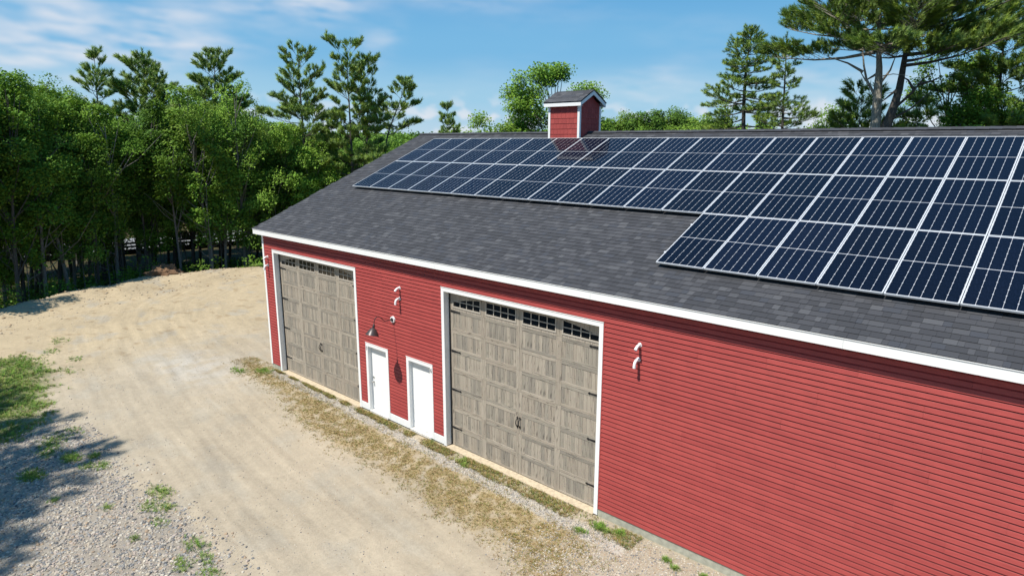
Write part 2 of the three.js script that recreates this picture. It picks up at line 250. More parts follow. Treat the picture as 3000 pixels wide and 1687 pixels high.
function garageDoor(o, idx) {
  const Z = -0.17, l = o.l + TR + 0.045, rr = o.r - TR - 0.004, W = rr - l, bottom = 0.1, top = GT - TR + 0.02, SEC = 0.552, pitch = W / 4, sw = 0.17, r = rng(200 + idx);
  const d = group('garage_door', barn, l, 0, Z);
  mesh('door_core', box(0, W, bottom, top, -0.05, -0.014), woodM[2], d);
  mesh('weather_seal', box(-0.047, -0.001, bottom - 0.005, top, -0.03, 0.02), black, d);
  mesh('bottom_seal', box(0, W, bottom - 0.012, bottom - 0.001, -0.04, -0.005), black, d);
  const cols = [0, 1, 2, 3].map((k) => [k ? k * pitch + (k === 2 ? sw * 0.55 : sw / 2) : sw * 0.55, k < 3 ? (k + 1) * pitch - (k === 1 ? sw * 0.55 : sw / 2) : W - sw * 0.55]);
  const edges = [[0, cols[0][0]], [cols[0][1], cols[1][0]], [cols[1][1], cols[2][0]], [cols[2][1], cols[3][0]], [cols[3][1], W]];
  const J0 = 3.938, rows = []; for (let k = 0; k < 7; k++) { const yt = J0 - k * SEC - 0.08; rows.push([Math.max(yt - 0.4, bottom + 0.05), yt]); }
  // stiles, one length for each section
  for (let k = 0; k < 8; k++) {
    const y1 = k ? J0 - (k - 1) * SEC - 0.0025 : top, y0 = k < 7 ? J0 - k * SEC + 0.0025 : bottom;
    const rowTop = k ? rows[k - 1] : null;
    edges.forEach(([a, b], e) => { const halves = e === 2 ? [[a, (a + b) / 2 - 0.002], [(a + b) / 2 + 0.002, b]] : [[a, b]]; for (const [p, q] of halves) mesh('stile', woodUV(rbox(p, q, y0, y1, -0.013, 0, 0.003), 'y', [r(), r() * 3]), woodM[Math.floor(r() * 2)], d); });
    cols.forEach(([a, b]) => {
      if (k) { mesh('rail', woodUV(rbox(a + 0.0005, b - 0.0005, rowTop[1], y1, -0.013, -0.0008, 0.003), 'x', [r(), r() * 3]), woodM[Math.floor(r() * 4)], d); mesh('rail', woodUV(rbox(a + 0.0005, b - 0.0005, y0, rowTop[0], -0.013, -0.0008, 0.003), 'x', [r(), r() * 3]), woodM[Math.floor(r() * 4)], d); }
    });
  }
  // planks
  const n = 10, shapes = cols.map(([a, b]) => { const w = (b - a) / n; return [0, 1, 2, 3].map(() => woodUV(rbox(0.001, w - 0.001, 0, 0.4, -0.013, -0.0075, 0.002), 'y', [r() * 2, r() * 5])); });
  for (const [y0, y1] of rows) cols.forEach(([a, b], c) => { const w = (b - a) / n; for (let k = 0; k < n; k++) { const m = mesh('plank', shapes[c][Math.floor(r() * 4)], woodM[Math.floor(r() * 4)], d, a + k * w, y0, 0); m.scale.y = (y1 - y0) / 0.4; } });
  // windows: four lights of two by four panes, the outer ones cut by the arch
  const arch = (x) => { const u = (x - W / 2) / (W / 2); return 4.352 - 0.29 * Math.max(0, Math.abs(u) - 0.42) ** 1.7 * 1.9; };
  cols.forEach(([a, b], c) => {
    const x0 = a + 0.03, x1 = b - 0.03, y0 = 4.045, y1 = 4.335, win = group('window', d), fw = 0.022;
    // the panel around the glass
    const s = new THREE.Shape([[a, J0 + 0.0025], [b, J0 + 0.0025], [b, top], [a, top]].map((p) => new THREE.Vector2(...p)));
    const hole = []; for (let k = 0; k <= 12; k++) { const x = mix(x0, x1, k / 12); hole.push(new THREE.Vector2(x, Math.min(y1, arch(x)))); } hole.push(new THREE.Vector2(x1, y0), new THREE.Vector2(x0, y0));
    s.holes.push(new THREE.Path(hole.map((p) => p.clone())));
    const pg = new THREE.ExtrudeGeometry(s, { depth: 0.012, bevelEnabled: false }); pg.translate(0, 0, -0.013); mesh('window_panel', uvMetres(pg), woodM[1], d);
    const px = (x1 - x0) / 4, rim = [];
    rim.push(box(x0 - 0.03, x1 + 0.03, y0 - 0.035, y0 - 0.001, -0.001, 0.012), box(x0 - 0.03, x0 - 0.001, y0 - 0.001, Math.min(y1, arch(x0)), -0.001, 0.012), box(x1 + 0.001, x1 + 0.03, y0 - 0.001, Math.min(y1, arch(x1)), -0.001, 0.012));
    mesh('window_frame', merged(rim), winFrameM, win);
    for (let k = 1; k < 4; k++) { const x = x0 + k * px; mesh('muntin', box(x - fw / 2, x + fw / 2, y0, Math.min(y1, arch(x)) - 0.002, -0.012, 0.004), winFrameM, win); }
    mesh('muntin', box(x0, x1, (y0 + y1) / 2 - 0.003 - fw / 2, (y0 + y1) / 2 - 0.003 + fw / 2, -0.012, 0.0025), winFrameM, win);
    for (let k = 0; k < 4; k++) for (let q = 0; q < 2; q++) {
      const ax = x0 + k * px + (k ? fw / 2 : 0), bx = x0 + (k + 1) * px - (k < 3 ? fw / 2 : 0), ym = (y0 + y1) / 2 - 0.003, pts = [];
      if (q) { pts.push([ax, ym + fw / 2], [bx, ym + fw / 2]); for (let e = 4; e >= 0; e--) { const x = mix(ax, bx, e / 4); pts.push([x, Math.max(ym + fw / 2 + 0.004, Math.min(y1, arch(x)) - 0.001)]); } } else pts.push([ax, y0], [bx, y0], [bx, ym - fw / 2], [ax, ym - fw / 2]);
      const g = new THREE.ExtrudeGeometry(new THREE.Shape(pts.map((p) => new THREE.Vector2(...p))), { depth: 0.004, bevelEnabled: false }); mesh('pane', g, paneM, win, 0, 0, -0.012);
    }
  });
  // strap hinges and pull handles
  const strap = (s) => { const sh = new THREE.Shape([[0, -0.028], [0.26, -0.014], [0.3, -0.014], [0.315, -0.03], [0.36, 0], [0.315, 0.03], [0.3, 0.014], [0.26, 0.014], [0, 0.028]].map((p) => new THREE.Vector2(p[0] * s, p[1]))); return new THREE.ExtrudeGeometry(sh, { depth: 0.007, bevelEnabled: true, bevelSize: 0.002, bevelThickness: 0.002, bevelSegments: 1 }); };
  const L = strap(1), R = strap(-1);
  for (const y of [3.905, 2.812, 1.722, 0.618]) { mesh('strap_hinge', L, darkIron, d, 0.02, y, 0.003); mesh('strap_hinge', R, darkIron, d, W - 0.012, y, 0.003); }
  for (const s of [-1, 1]) {
    const spear = (y, f) => { const sh = new THREE.Shape([[-0.012, 0], [-0.03, 0.03 * f], [0, 0.075 * f], [0.03, 0.03 * f], [0.012, 0]].map((p) => new THREE.Vector2(...p))); const g = new THREE.ExtrudeGeometry(sh, { depth: 0.012, bevelEnabled: false }); g.translate(0, y, 0); return g; };
    const bow = tube([V(0, 0.1, 0.006), V(0, 0.075, 0.05), V(0, 0, 0.07), V(0, -0.075, 0.05), V(0, -0.1, 0.006)], [0.014, 0.012, 0.013, 0.012, 0.014], 8);
    mesh('pull_handle', merged([spear(0.085, 1), spear(-0.085, -1), bow]), darkIron, d, W / 2 + s * 0.042, 1.475, 0.002);
  }
  mesh('door_sill', rbox(o.l + TR - 0.002, o.r - TR + 0.002, -0.2, 0.086, -0.32, 0.06, 0.01), tanConcrete, barn);
}
garages.forEach(garageDoor);

// the two entry doors with their numbers
const font = await new FontLoader().loadAsync('fonts/droid/droid_serif_regular.typeface.json');
entries.forEach((o, i) => {
  const d = group('entry_door', barn, o.l + TR, 0, -0.105), W = o.r - o.l - 2 * TR;
  mesh('door_slab', rbox(0.004, W - 0.004, 0.152, DT - TR - 0.004, -0.045, 0, 0.003), whiteM, d);
  mesh('threshold', rbox(-0.002, W + 0.002, 0.07, 0.14, -0.08, 0.15, 0.006), dirtyWhite, d);
  mesh('door_stop', box(0, 0.018, 0.15, DT - TR, 0.001, 0.018), whiteM, d);
  if (i === 0) {
    const steel = M(lin(0.5, 0.5, 0.48), 0.3, { metalness: 0.9 });
    const lever = merged([new THREE.CylinderGeometry(0.032, 0.032, 0.014, 20).rotateX(Math.PI / 2).translate(0, 0, 0.007), new THREE.CylinderGeometry(0.011, 0.011, 0.05, 10).rotateX(Math.PI / 2).translate(0, 0, 0.03), new THREE.SphereGeometry(0.029, 16, 10).translate(0, 0, 0.06)]);
    mesh('door_knob', lever, steel, d, 0.075, 1.05, 0);
    mesh('deadbolt', merged([new THREE.CylinderGeometry(0.03, 0.032, 0.02, 20).rotateX(Math.PI / 2).translate(0, 0, 0.01), new THREE.BoxGeometry(0.008, 0.03, 0.012).translate(0, 0, 0.025)]), steel, d, 0.075, 1.2, 0);
  }
  const t = new TextGeometry(o.n, { font, size: 0.11, depth: 0.006, curveSegments: 6 }); t.computeBoundingBox(); t.translate(-(t.boundingBox.max.x + t.boundingBox.min.x) / 2, 0, 0); t.scale(0.8, 1, 1);
  mesh('house_number', t, darkIron, barn, i === 0 ? o.l + 0.052 : o.r - 0.05, 2.08, 0.031);
});

// cupola on the ridge
{
  const c = group('cupola', barn, 8.21, 0, -7.71), hx = 0.67, hz = 0.62, top = 9.46, peak = 9.86, low = 8.1;
  const gab = new THREE.Shape([[-hz + 0.02, low], [hz - 0.02, low], [hz - 0.02, top], [0, peak - 0.03], [-hz + 0.02, top]].map((p) => new THREE.Vector2(...p)));
  const body = new THREE.ExtrudeGeometry(gab, { depth: 2 * hx - 0.04, bevelEnabled: false }); body.rotateY(Math.PI / 2); body.translate(-hx + 0.02, 0, 0);
  mesh('cupola_wall', body, redDark, c);
  const shakeTone = [[0.37, 0.056, 0.05], [0.34, 0.05, 0.046], [0.4, 0.063, 0.056]].map((q) => M(lin(...q), 0.75, { map: streak, bumpMap: grain, bumpScale: 0.0003 })), r = rng(91), EX = 0.1755, Y0 = 8.346;
  const shake = (w, h) => { const P = [[0, 0, 0], [w, 0, 0], [w, 0, 0.016], [0, 0, 0.016], [0, h, 0], [w, h, 0], [w, h, 0.005], [0, h, 0.005]], pos = [], uv = []; for (const [a, b, e, f] of [[3, 2, 6, 7], [0, 1, 2, 3], [0, 3, 7, 4], [2, 1, 5, 6]]) for (const q of [P[a], P[b], P[e], P[a], P[e], P[f]]) { pos.push(...q); uv.push(q[0], q[1]); } return fromTris(pos, uv); };
  for (let k = -1; k < 9; k++) {
    const y = Y0 + k * EX; if (y > peak - 0.16) break;
    // front and back
    for (const s of [1, -1]) { if (y > top - 0.05) continue; let x = -hx + 0.09; while (x < hx - 0.1) { const w = Math.min(0.1 + r() * 0.09, hx - 0.09 - x), h = Math.min(EX + 0.01, top - y); const m = mesh('shake', shake(w - 0.004, h), shakeTone[Math.floor(r() * 3)], c, s * x, y, s * (hz - 0.022)); if (s < 0) m.rotation.y = Math.PI; x += w; } }
    // gable ends
    for (const s of [1, -1]) { const lim = y + EX > top ? Math.max(0.06, (peak - y - EX * 0.6) / (peak - top) * hz - 0.06) : hz - 0.09; let z = -lim; while (z < lim - 0.01) { const w = Math.min(0.1 + r() * 0.09, lim - z); const m = mesh('shake', shake(w - 0.004, EX + 0.006), shakeTone[Math.floor(r() * 3)], c, s * (hx - 0.022), y, -s * z * 1); m.rotation.y = s * Math.PI / 2; z += w; } }
  }
  for (const sx of [-1, 1]) for (const sz of [-1, 1]) mesh('corner_board', merged([box(Math.min(sx * (hx + 0.004), sx * (hx - 0.085)), Math.max(sx * (hx + 0.004), sx * (hx - 0.085)), low, top, Math.min(sz * (hz + 0.004), sz * (hz - 0.03)), Math.max(sz * (hz + 0.004), sz * (hz - 0.03))), box(Math.min(sx * (hx + 0.003), sx * (hx - 0.03)), Math.max(sx * (hx + 0.003), sx * (hx - 0.03)), low, top - 0.001, Math.min(sz * (hz - 0.031), sz * (hz - 0.085)), Math.max(sz * (hz - 0.031), sz * (hz - 0.085)))]), whiteM, c);
  // gable roof with overhang
  const ox = hx + 0.12, oz = hz + 0.11, ey = 9.585, py = 9.985, sl = Math.atan2(py - ey, oz), len = Math.hypot(py - ey, oz);
  for (const s of [1, -1]) {
    const f = mesh('fascia', box(-ox, ox, ey - 0.15, ey - 0.012, s > 0 ? oz - 0.02 : -oz, s > 0 ? oz : -oz + 0.02), whiteM, c); f.name = 'fascia';
    mesh('soffit', box(-ox + 0.01, ox - 0.01, ey - 0.145, ey - 0.135, s > 0 ? hz - 0.02 : -oz + 0.021, s > 0 ? oz - 0.021 : -hz + 0.02), whiteM, c);
    const rf = group('cupola_roof', c, 0, ey, s * oz); rf.rotation.x = s * sl;
    const g = box(-ox - 0.015, ox + 0.015, -0.025, 0.001, s > 0 ? -len - 0.005 : -0.02, s > 0 ? 0.02 : len + 0.005); mesh('roof_board', g, shingleM[0], rf);
    for (let k = 0; k < 6; k++) { let x = -ox - 0.015 - r() * 0.0; while (x < ox) { const w = Math.min(0.14 + r() * 0.2, ox + 0.015 - x); if (w < 0.02) break; const b = box(0.001, w - 0.001, 0, 0.011, s > 0 ? -0.145 : -0.0, s > 0 ? 0 : 0.145); mesh('shingle', b, shingleM[Math.floor(r() * 5)], rf, x, 0.004 + k * 0.0008, s * (0.02 - k * 0.118)); x += w; } }
  }
  for (const s of [1, -1]) for (const q of [1, -1]) {                 // rake boards of the gable ends
    const x0 = s > 0 ? ox - 0.02 : -ox, sh = new THREE.Shape([[q * (oz - 0.001), ey - 0.15], [q * (oz - 0.001), ey - 0.012], [0, py - 0.016], [0, py - 0.165]].map((p) => new THREE.Vector2(-p[0], p[1]))), g = new THREE.ExtrudeGeometry(sh, { depth: 0.022, bevelEnabled: false }); g.rotateY(Math.PI / 2); mesh('rake_board', g, whiteM, c, x0 + (s > 0 ? 0 : -0.002), 0, 0);
  }
  mesh('flashing', box(-hx - 0.05, hx + 0.05, -0.3, 0.02, -0.02, 0.06), black, c, 0, 8.33, hz - 0.03);
}

// solar panels on rails
{
  const PW = 1.06, PL = 2.1977, px0 = 1.78, yT = 8.3947, zT = -6.8723, w = 1.046, l = 2.181, S = Math.sin(SLOPE), C = Math.cos(SLOPE);
  const alu = M(lin(0.66, 0.67, 0.68), 0.4, { metalness: 0.15 });
  const sheet = new THREE.MeshPhysicalMaterial({ color: lin(0.44, 0.45, 0.47), roughness: 0.6, clearcoat: 1, clearcoatRoughness: 0.03 });
  const cellMap = texture(128, 512, (i, j) => { const bus = (i % 14.2) < 1 ? 0.12 : 0, cut = 0; const v = 0.86 + 0.1 * n2(i / 30, j / 30) + bus + cut; return [v, v, v]; });
  const cellM = [[0.005, 0.008, 0.02], [0.006, 0.0095, 0.024], [0.0045, 0.007, 0.017]].map((c) => new THREE.MeshPhysicalMaterial({ color: lin(...c), roughness: 0.6, specularIntensity: 0, clearcoat: 0.45, clearcoatRoughness: 0.03, map: cellMap }));
  const fw = 0.01, frame = merged([box(-w / 2, w / 2, -0.035, 0, -l / 2, -l / 2 + fw), box(-w / 2, w / 2, -0.035, 0, l / 2 - fw, l / 2), box(-w / 2, -w / 2 + fw, -0.035, 0, -l / 2 + fw, l / 2 - fw), box(w / 2 - fw, w / 2, -0.035, 0, -l / 2 + fw, l / 2 - fw)]);
  const back = box(-w / 2 + fw, w / 2 - fw, -0.008, -0.003, -l / 2 + fw, l / 2 - fw);
  // a string of twelve half cells with clipped corners
  const cw = (w - 2 * 0.021 - 5 * 0.006) / 6, halfL = (l - 2 * 0.022 - 0.016) / 2, ch = halfL / 12;
  const pos = [], uv = [], k0 = 0.0022, cc = 0.011;
  for (let k = 0; k < 12; k++) { const a = -cw / 2, b = cw / 2, z0 = k * ch + 0.0003, z1 = (k + 1) * ch - 0.0003, c0 = k % 2 ? 0 : cc, c1 = k % 2 ? cc : 0, pts = [[a + c0, z0], [a, z0 + c0], [a, z1 - c1], [a + c1, z1], [b - c1, z1], [b, z1 - c1], [b, z0 + c0], [b - c0, z0]]; for (let q = 1; q < 7; q++) for (const p of [pts[0], pts[q], pts[q + 1]]) { pos.push(p[0], -k0, p[1]); uv.push((p[0] + cw / 2) / cw, p[1] / 2); } }
  const string = fromTris(pos, uv);
  const proto = new THREE.Group();
  mesh('frame', frame, alu, proto); mesh('back_sheet', back, sheet, proto);
  const r = rng(41), ord = ['first', 'second', 'third', 'fourth', 'fifth', 'sixth', 'seventh', 'eighth', 'ninth', 'tenth', 'eleventh', 'twelfth', 'thirteenth', 'fourteenth', 'fifteenth', 'sixteenth', 'seventeenth', 'eighteenth', 'nineteenth', 'twentieth', 'twenty-first'];
  for (let row = 0; row < 3; row++) for (let k = row === 2 ? 13 : 0; k < 21; k++) {
    const d = (row + 0.5) * PL, n = row === 2 ? k - 13 : k;
    const p = proto.clone(); p.name = numbered('solar_panel'); scene.add(p);
    p.position.set(px0 + (k + 0.5) * PW, yT - d * S, zT + d * C); p.rotation.x = SLOPE + (r() - 0.5) * 0.004; p.rotation.z = (r() - 0.5) * 0.003;
    p.userData = { label: `dark blue solar panel, ${ord[n]} from the left in the ${['top', 'middle', 'short lower'][row]} row`, category: 'solar panel', group: 'solar panels on the barn roof' };
    const mt = cellM[Math.floor(r() * 3)];
    for (let h = 0; h < 2; h++) for (let c = 0; c < 6; c++) mesh('cell_string', string, mt, p, -w / 2 + 0.021 + cw / 2 + c * (cw + 0.006), 0, h ? 0.008 : -l / 2 + 0.022);
  }
  // rails and feet
  for (let row = 0; row < 3; row++) for (const t of [0.22, 0.78]) {
    const a = row === 2 ? px0 + 13 * PW - 0.06 : px0 - 0.06, b = px0 + 21 * PW + 0.06, d = (row + t) * PL, parts = [box(a, b, -0.085, -0.0355, -0.02, 0.02)];
    const g = thing('mounting_rail', `aluminium rail under the ${['top', 'middle', 'short lower'][row]} row of solar panels, ${t < 0.5 ? 'upper' : 'lower'} of its pair`, 'rail', [0, yT - d * S, zT + d * C], 'solar mounting rails'); g.rotation.x = SLOPE;
    mesh('rail_bar', parts[0], alu, g);
    for (let x = a + 0.15; x < b; x += 1.219) mesh('rail_foot', merged([box(x - 0.025, x + 0.025, -0.139, -0.05, 0.0205, 0.027), box(x - 0.025, x + 0.025, -0.139, -0.125, 0.0205, 0.09)]), alu, g);
  }
}

// barn lamp on a gooseneck arm
{
  const lampM = M(lin(0.035, 0.03, 0.03), 0.4, { metalness: 0.2 });
  const g = thing('barn_lamp', 'dark gooseneck barn lamp on a round white block above the entry doors', 'wall lamp', [7.696, 3.288, 0.0]);
  mesh('mounting_block', new THREE.CylinderGeometry(0.088, 0.095, 0.05, 32).rotateX(Math.PI / 2).translate(0, 0, 0.035), whiteM, g);
  mesh('back_plate', merged([new THREE.CylinderGeometry(0.042, 0.056, 0.03, 24).rotateX(Math.PI / 2).translate(0, 0, 0.0755)]), lampM, g);
  const cv = new THREE.CatmullRomCurve3([V(0, 0, 0.08), V(0, 0.0, 0.2), V(0, 0.02, 0.33), V(0, 0.12, 0.44), V(0, 0.182, 0.53), V(0, 0.165, 0.62), V(0, 0.08, 0.672), V(0, -0.02, 0.69)]).getPoints(28);
  mesh('arm', tube(cv, cv.map(() => 0.0115), 8), lampM, g);
  const sh = group('shade', g, 0, -0.02, 0.69); sh.rotation.x = -0.25;
  mesh('socket', new THREE.LatheGeometry([[0.001, 0.02], [0.024, 0.015], [0.028, -0.04], [0.036, -0.045], [0.036, -0.09], [0.03, -0.095]].map((p) => new THREE.Vector2(...p)), 24), lampM, sh);
  mesh('shade_cone', new THREE.LatheGeometry([[0.03, -0.085], [0.05, -0.1], [0.09, -0.135], [0.142, -0.205], [0.182, -0.285], [0.192, -0.296], [0.182, -0.291], [0.12, -0.212], [0.07, -0.142], [0.04, -0.108]].map((p) => new THREE.Vector2(...p)), 40), M(lin(0.06, 0.045, 0.043), 0.4, { side: THREE.DoubleSide, metalness: 0.2 }), sh);
}
// white vent elbows in pairs
for (const [x, where] of [[0.56, 'beside the barn corner'], [8.04, 'above the dark barn lamp'], [15.775, 'on the long wall at right']]) for (const up of [1, 0]) {
  const g = thing('vent_elbow', `white plastic vent elbow ${where}, ${up ? 'upper' : 'lower'} of the pair`, 'vent pipe', [x - (up ? 0 : 0.02), up ? 4.26 : 3.95, 0.012], 'vent elbows on the front wall');
  const path = up ? [V(0, 0, 0), V(0, 0, 0.06), V(0, -0.012, 0.1), V(0, -0.045, 0.145), V(0, -0.075, 0.175)] : [V(0, 0, 0), V(0, 0, 0.06), V(0, -0.012, 0.105), V(0, -0.045, 0.14), V(0, -0.095, 0.152), V(0, -0.15, 0.153)];
  const cv = new THREE.CatmullRomCurve3(path).getPoints(14), plastic = M(lin(0.8, 0.8, 0.8), 0.35, { side: THREE.DoubleSide });
  mesh('pipe', tube(cv, cv.map((_, i) => (i > 11 ? 0.034 : 0.031)), 20), plastic, g);
  mesh('escutcheon', new THREE.CylinderGeometry(0.046, 0.05, 0.012, 24).rotateX(Math.PI / 2).translate(0, 0, 0.006), plastic, g);
}

// ---------------------------------------------------------------- ground
const edgeLine = [[-40, -14], [-13, -16.5], [-9.1, -18.1], [-6.9, -19.3], [-5.1, -19.6], [-2.9, -20.2], [-0.6, -19.2], [1.4, -19], [3.6, -17.7], [5.1, -16.9], [9, -15.2], [14, -13], [40, -8]];
function edgeX(z) { let k = 0; while (k < edgeLine.length - 2 && z > edgeLine[k + 1][0]) k++; const [a, b] = [edgeLine[k], edgeLine[k + 1]]; return mix(a[1], b[1], clamp((z - a[0]) / (b[0] - a[0]))); }
const trackLine = [[15, 4.6], [8, 3.8], [1.5, 2.9], [-5, 1.8], [-10, 0.6], [-13.5, -1], [-16, -3.8], [-17.2, -8]];
function trackAt(x, z) {                                  // sideways distance from the drivers' line and the way along it
  let best = 1e9, lat = 0, along = 0, run = 0;
  for (let i = 0; i < trackLine.length - 1; i++) { const [a, b] = trackLine[i], [p, q] = trackLine[i + 1], dx = p - a, dz = q - b, L = Math.hypot(dx, dz), t = clamp(((x - a) * dx + (z - b) * dz) / (L * L)), d = Math.hypot(x - a - t * dx, z - b - t * dz); if (d < best) { best = d; lat = d * Math.sign((x - a) * dz - (z - b) * dx); along = run + t * L; } run += L; }
  return [lat, along];
}
const rutsAt = (lat, along) => { let s = 0; for (const [o, w, k] of [[-2.3, 0.2, 0.7], [-0.6, 0.22, 1], [0.5, 0.2, 0.8], [1.15, 0.24, 1], [2.2, 0.18, 0.7], [3.0, 0.2, 0.5]]) { const d = (lat - o - 0.25 * n2(along / 7, o)) / w; s += k * (0.6 + 0.4 * n2b(along / 3, o * 3)) * Math.exp(-d * d); } return s; };
function groundY(x, z) {
  const e = x - edgeX(z) - 0.35 * n2(z / 1.7, 3), clear = smooth(-0.2, 1.0, e) * (z > -15 ? 1 : 0);
  let h = e > 0 ? 0.24 * Math.exp(-((e - 0.5) ** 2) / 1.6) : mix(0.19, -1.7, smooth(0, 5.5, -e)) - 0.02 * Math.min(40, Math.max(0, -e - 5.5)) * 0.3;
  h += 0.05 * fbm(x / 2.3, z / 2.3, 3) * clear * smooth(0.5, 3, e) * smooth(4, -6, x) + 0.012 * fbm(x / 0.5, z / 0.5, 2);
  if (e > 0.5 && z > -9 && z < 9 && !(x > 0 && z < 0.4)) { const [lat, along] = trackAt(x, z); h += (0.014 * n2(lat * 2.2, along * 0.12) - 0.028 * rutsAt(lat, along)) * smooth(5.5, 3, Math.abs(lat)) * smooth(0.5, 2, e); }
  const w = x > -1 && z > -3 ? 0.045 * smooth(2.2, 0.3, Math.abs(z) < 3 ? Math.max(z, 0) : 3) * smooth(-2, 1, x) : 0;
  h += w;
  if (x > 0.3 && z < 0 && z > -15) h = Math.min(h, 0.02);
  if (x < -60 || Math.abs(z) > 80) h += 1.2 * n2b(x / 90, z / 90);
  return h;
}
const inside = (poly, x, z) => { let c = false; for (let i = 0, j = poly.length - 1; i < poly.length; j = i++) { const [a, b] = poly[i], [p, q] = poly[j]; if ((b > z) !== (q > z) && x < (p - a) * (z - b) / (q - b) + a) c = !c; } return c; };
const distTo = (poly, x, z) => { let m = 1e9; for (let i = 0, j = poly.length - 1; i < poly.length; j = i++) { const [a, b] = poly[j], [p, q] = poly[i], t = clamp(((x - a) * (p - a) + (z - b) * (q - b)) / ((p - a) ** 2 + (q - b) ** 2)); m = Math.min(m, Math.hypot(x - a - t * (p - a), z - b - t * (q - b))); } return m; };
const within = (poly, x, z, f = 0.5) => smooth(-f, f, (inside(poly, x, z) ? 1 : -1) * distTo(poly, x, z));
const gravelPoly = [[0.46, 8.6], [0.36, 7.57], [0.06, 6.75], [1.6, 6.4], [3.18, 6.56], [5.37, 6.74], [6.7, 6.58], [7.56, 6.37], [8.73, 6.39], [9.66, 6.35], [11, 6.6], [14, 7.5], [16, 16], [-4, 16], [-4, 9.2]];
const grassPoly = [[-8.61, 7.6], [-8.3, 6.2], [-6.6, 5.75], [-5.01, 5.85], [-3.4, 6.3], [-2.11, 6.6], [-0.18, 7.29], [0.4, 7.98], [0.46, 8.6], [-2, 10], [-9, 10]];
const dryPoly = [[-1.6, 0.4], [0.2, 0.95], [0.93, 0.9], [2.75, 1.0], [5.33, 1.75], [7.54, 1.9], [8.84, 1.85], [10.49, 1.9], [12.33, 2.2], [13.66, 2.06], [15.06, 2.56], [16, 2.6], [15.4, 0.9], [14, 0.8], [10, 0.7], [7.7, 0.62], [3.3, 0.42], [1.5, 0.25], [0.5, 0.2], [-1.4, -0.2]];
const pebblePoly = [[15.06, 2.56], [14.2, 2.0], [14.6, 1.0], [15.4, 0.05], [26, 0.05], [26, 4.5], [19, 4.2], [16.5, 3.6]];
const stripZ = (x) => [-0.02 + 0.03 * clamp(x - 1, 0, 15) + 0.06 * n2(x * 1.3, 4) + 0.1, 0.3 + 0.033 * clamp(x - 1, 0, 14) + 0.08 * n2(x * 1.1, 9) + 0.08];
const YX0 = -28, YX1 = 26, YZ0 = -15, YZ1 = 16;
function groundColour(x, z) {
  const e = x - edgeX(z);
  const big = fbm(x / 4.5, z / 4.5, 4), mid = n2b(x / 0.7, z / 0.7), [lat, along] = trackAt(x, z), near = smooth(6, 2.5, Math.abs(lat)), ruts = rutsAt(lat, along) * near, track = (n2(lat * 2.6, along * 0.16) * 0.6 + n2b(lat * 7, along * 0.4) * 0.4) * near;
  let c = [0.42, 0.356, 0.268];
  const sand = smooth(-1, -9, x + 2 * big); c = c.map((v, k) => mix(v, [0.46, 0.37, 0.245][k], sand));
  const grey = clamp(smooth(0.05, 0.55, fbm(x / 3 + 7, z / 2.2, 3) + 0.18 * track + 0.35 * ruts - 0.1 * sand)); c = c.map((v, k) => mix(v, [0.39, 0.345, 0.275][k], grey * 0.8));
  let m = 1 + 0.12 * big + 0.04 * mid + 0.1 * track - 0.09 * ruts + 0.05 * n2(x / 0.23, z / 0.23) + 0.05 * n2b(x / 0.09, z / 0.09);
  const damp = smooth(0.25, 0.6, fbm(x / 1.6 + 30, z / 1.1, 4, n2b)) * smooth(-2, -7, x); c = c.map((v, k) => mix(v, [0.31, 0.225, 0.13][k], damp * 0.6));
  const wob = 0.35 * n2(x * 1.3, z * 1.3) + 0.2 * n2b(x * 4, z * 4);
  const g = within(gravelPoly, x + wob, z + wob, 0.35); c = c.map((v, k) => mix(v, [0.3, 0.265, 0.225][k], g * 0.9)); m += g * 0.16 * n2b(x * 9, z * 9);
  const pale = Math.exp(-(((x + 2.2) / 2.6) ** 2) - ((z - 1.9) / 1.3) ** 2) * smooth(-0.6, 0.4, fbm(x * 0.9, z * 0.9, 4)); c = c.map((v, k) => mix(v, [0.47, 0.435, 0.385][k], pale * 0.9));
  const pb = within(pebblePoly, x + wob * 0.6, z + wob * 0.6, 0.5); c = c.map((v, k) => mix(v, [0.36, 0.31, 0.24][k], pb * 0.8));
  const gr = within(grassPoly, x + wob, z + wob, 0.4); c = c.map((v, k) => mix(v, [0.15, 0.17, 0.05][k], gr * 0.8));
  const dr = within(dryPoly, x + wob * 0.5, z + wob * 0.5, 0.3) * smooth(-0.8, 0.25, fbm(x * 1.4, z * 1.4, 4)); c = c.map((v, k) => mix(v, [0.34, 0.25, 0.115][k], dr * 0.8));
  if (x > 0.4 && x < 16 && z > -0.4 && z < 1.2) { const [s0, s1] = stripZ(x), s = smooth(s0 - 0.05, s0 + 0.05, z) * smooth(s1 + 0.05, s1 - 0.05, z); c = c.map((v, k) => mix(v, [0.44, 0.41, 0.37][k], s)); }
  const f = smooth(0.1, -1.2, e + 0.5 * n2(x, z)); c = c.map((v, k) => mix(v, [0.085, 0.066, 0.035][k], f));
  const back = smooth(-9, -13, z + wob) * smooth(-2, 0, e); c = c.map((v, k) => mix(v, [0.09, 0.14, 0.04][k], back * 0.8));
  m += 0.1 * (Math.random() - 0.5) * (1 + g);
  return c.map((v) => v * m);
}
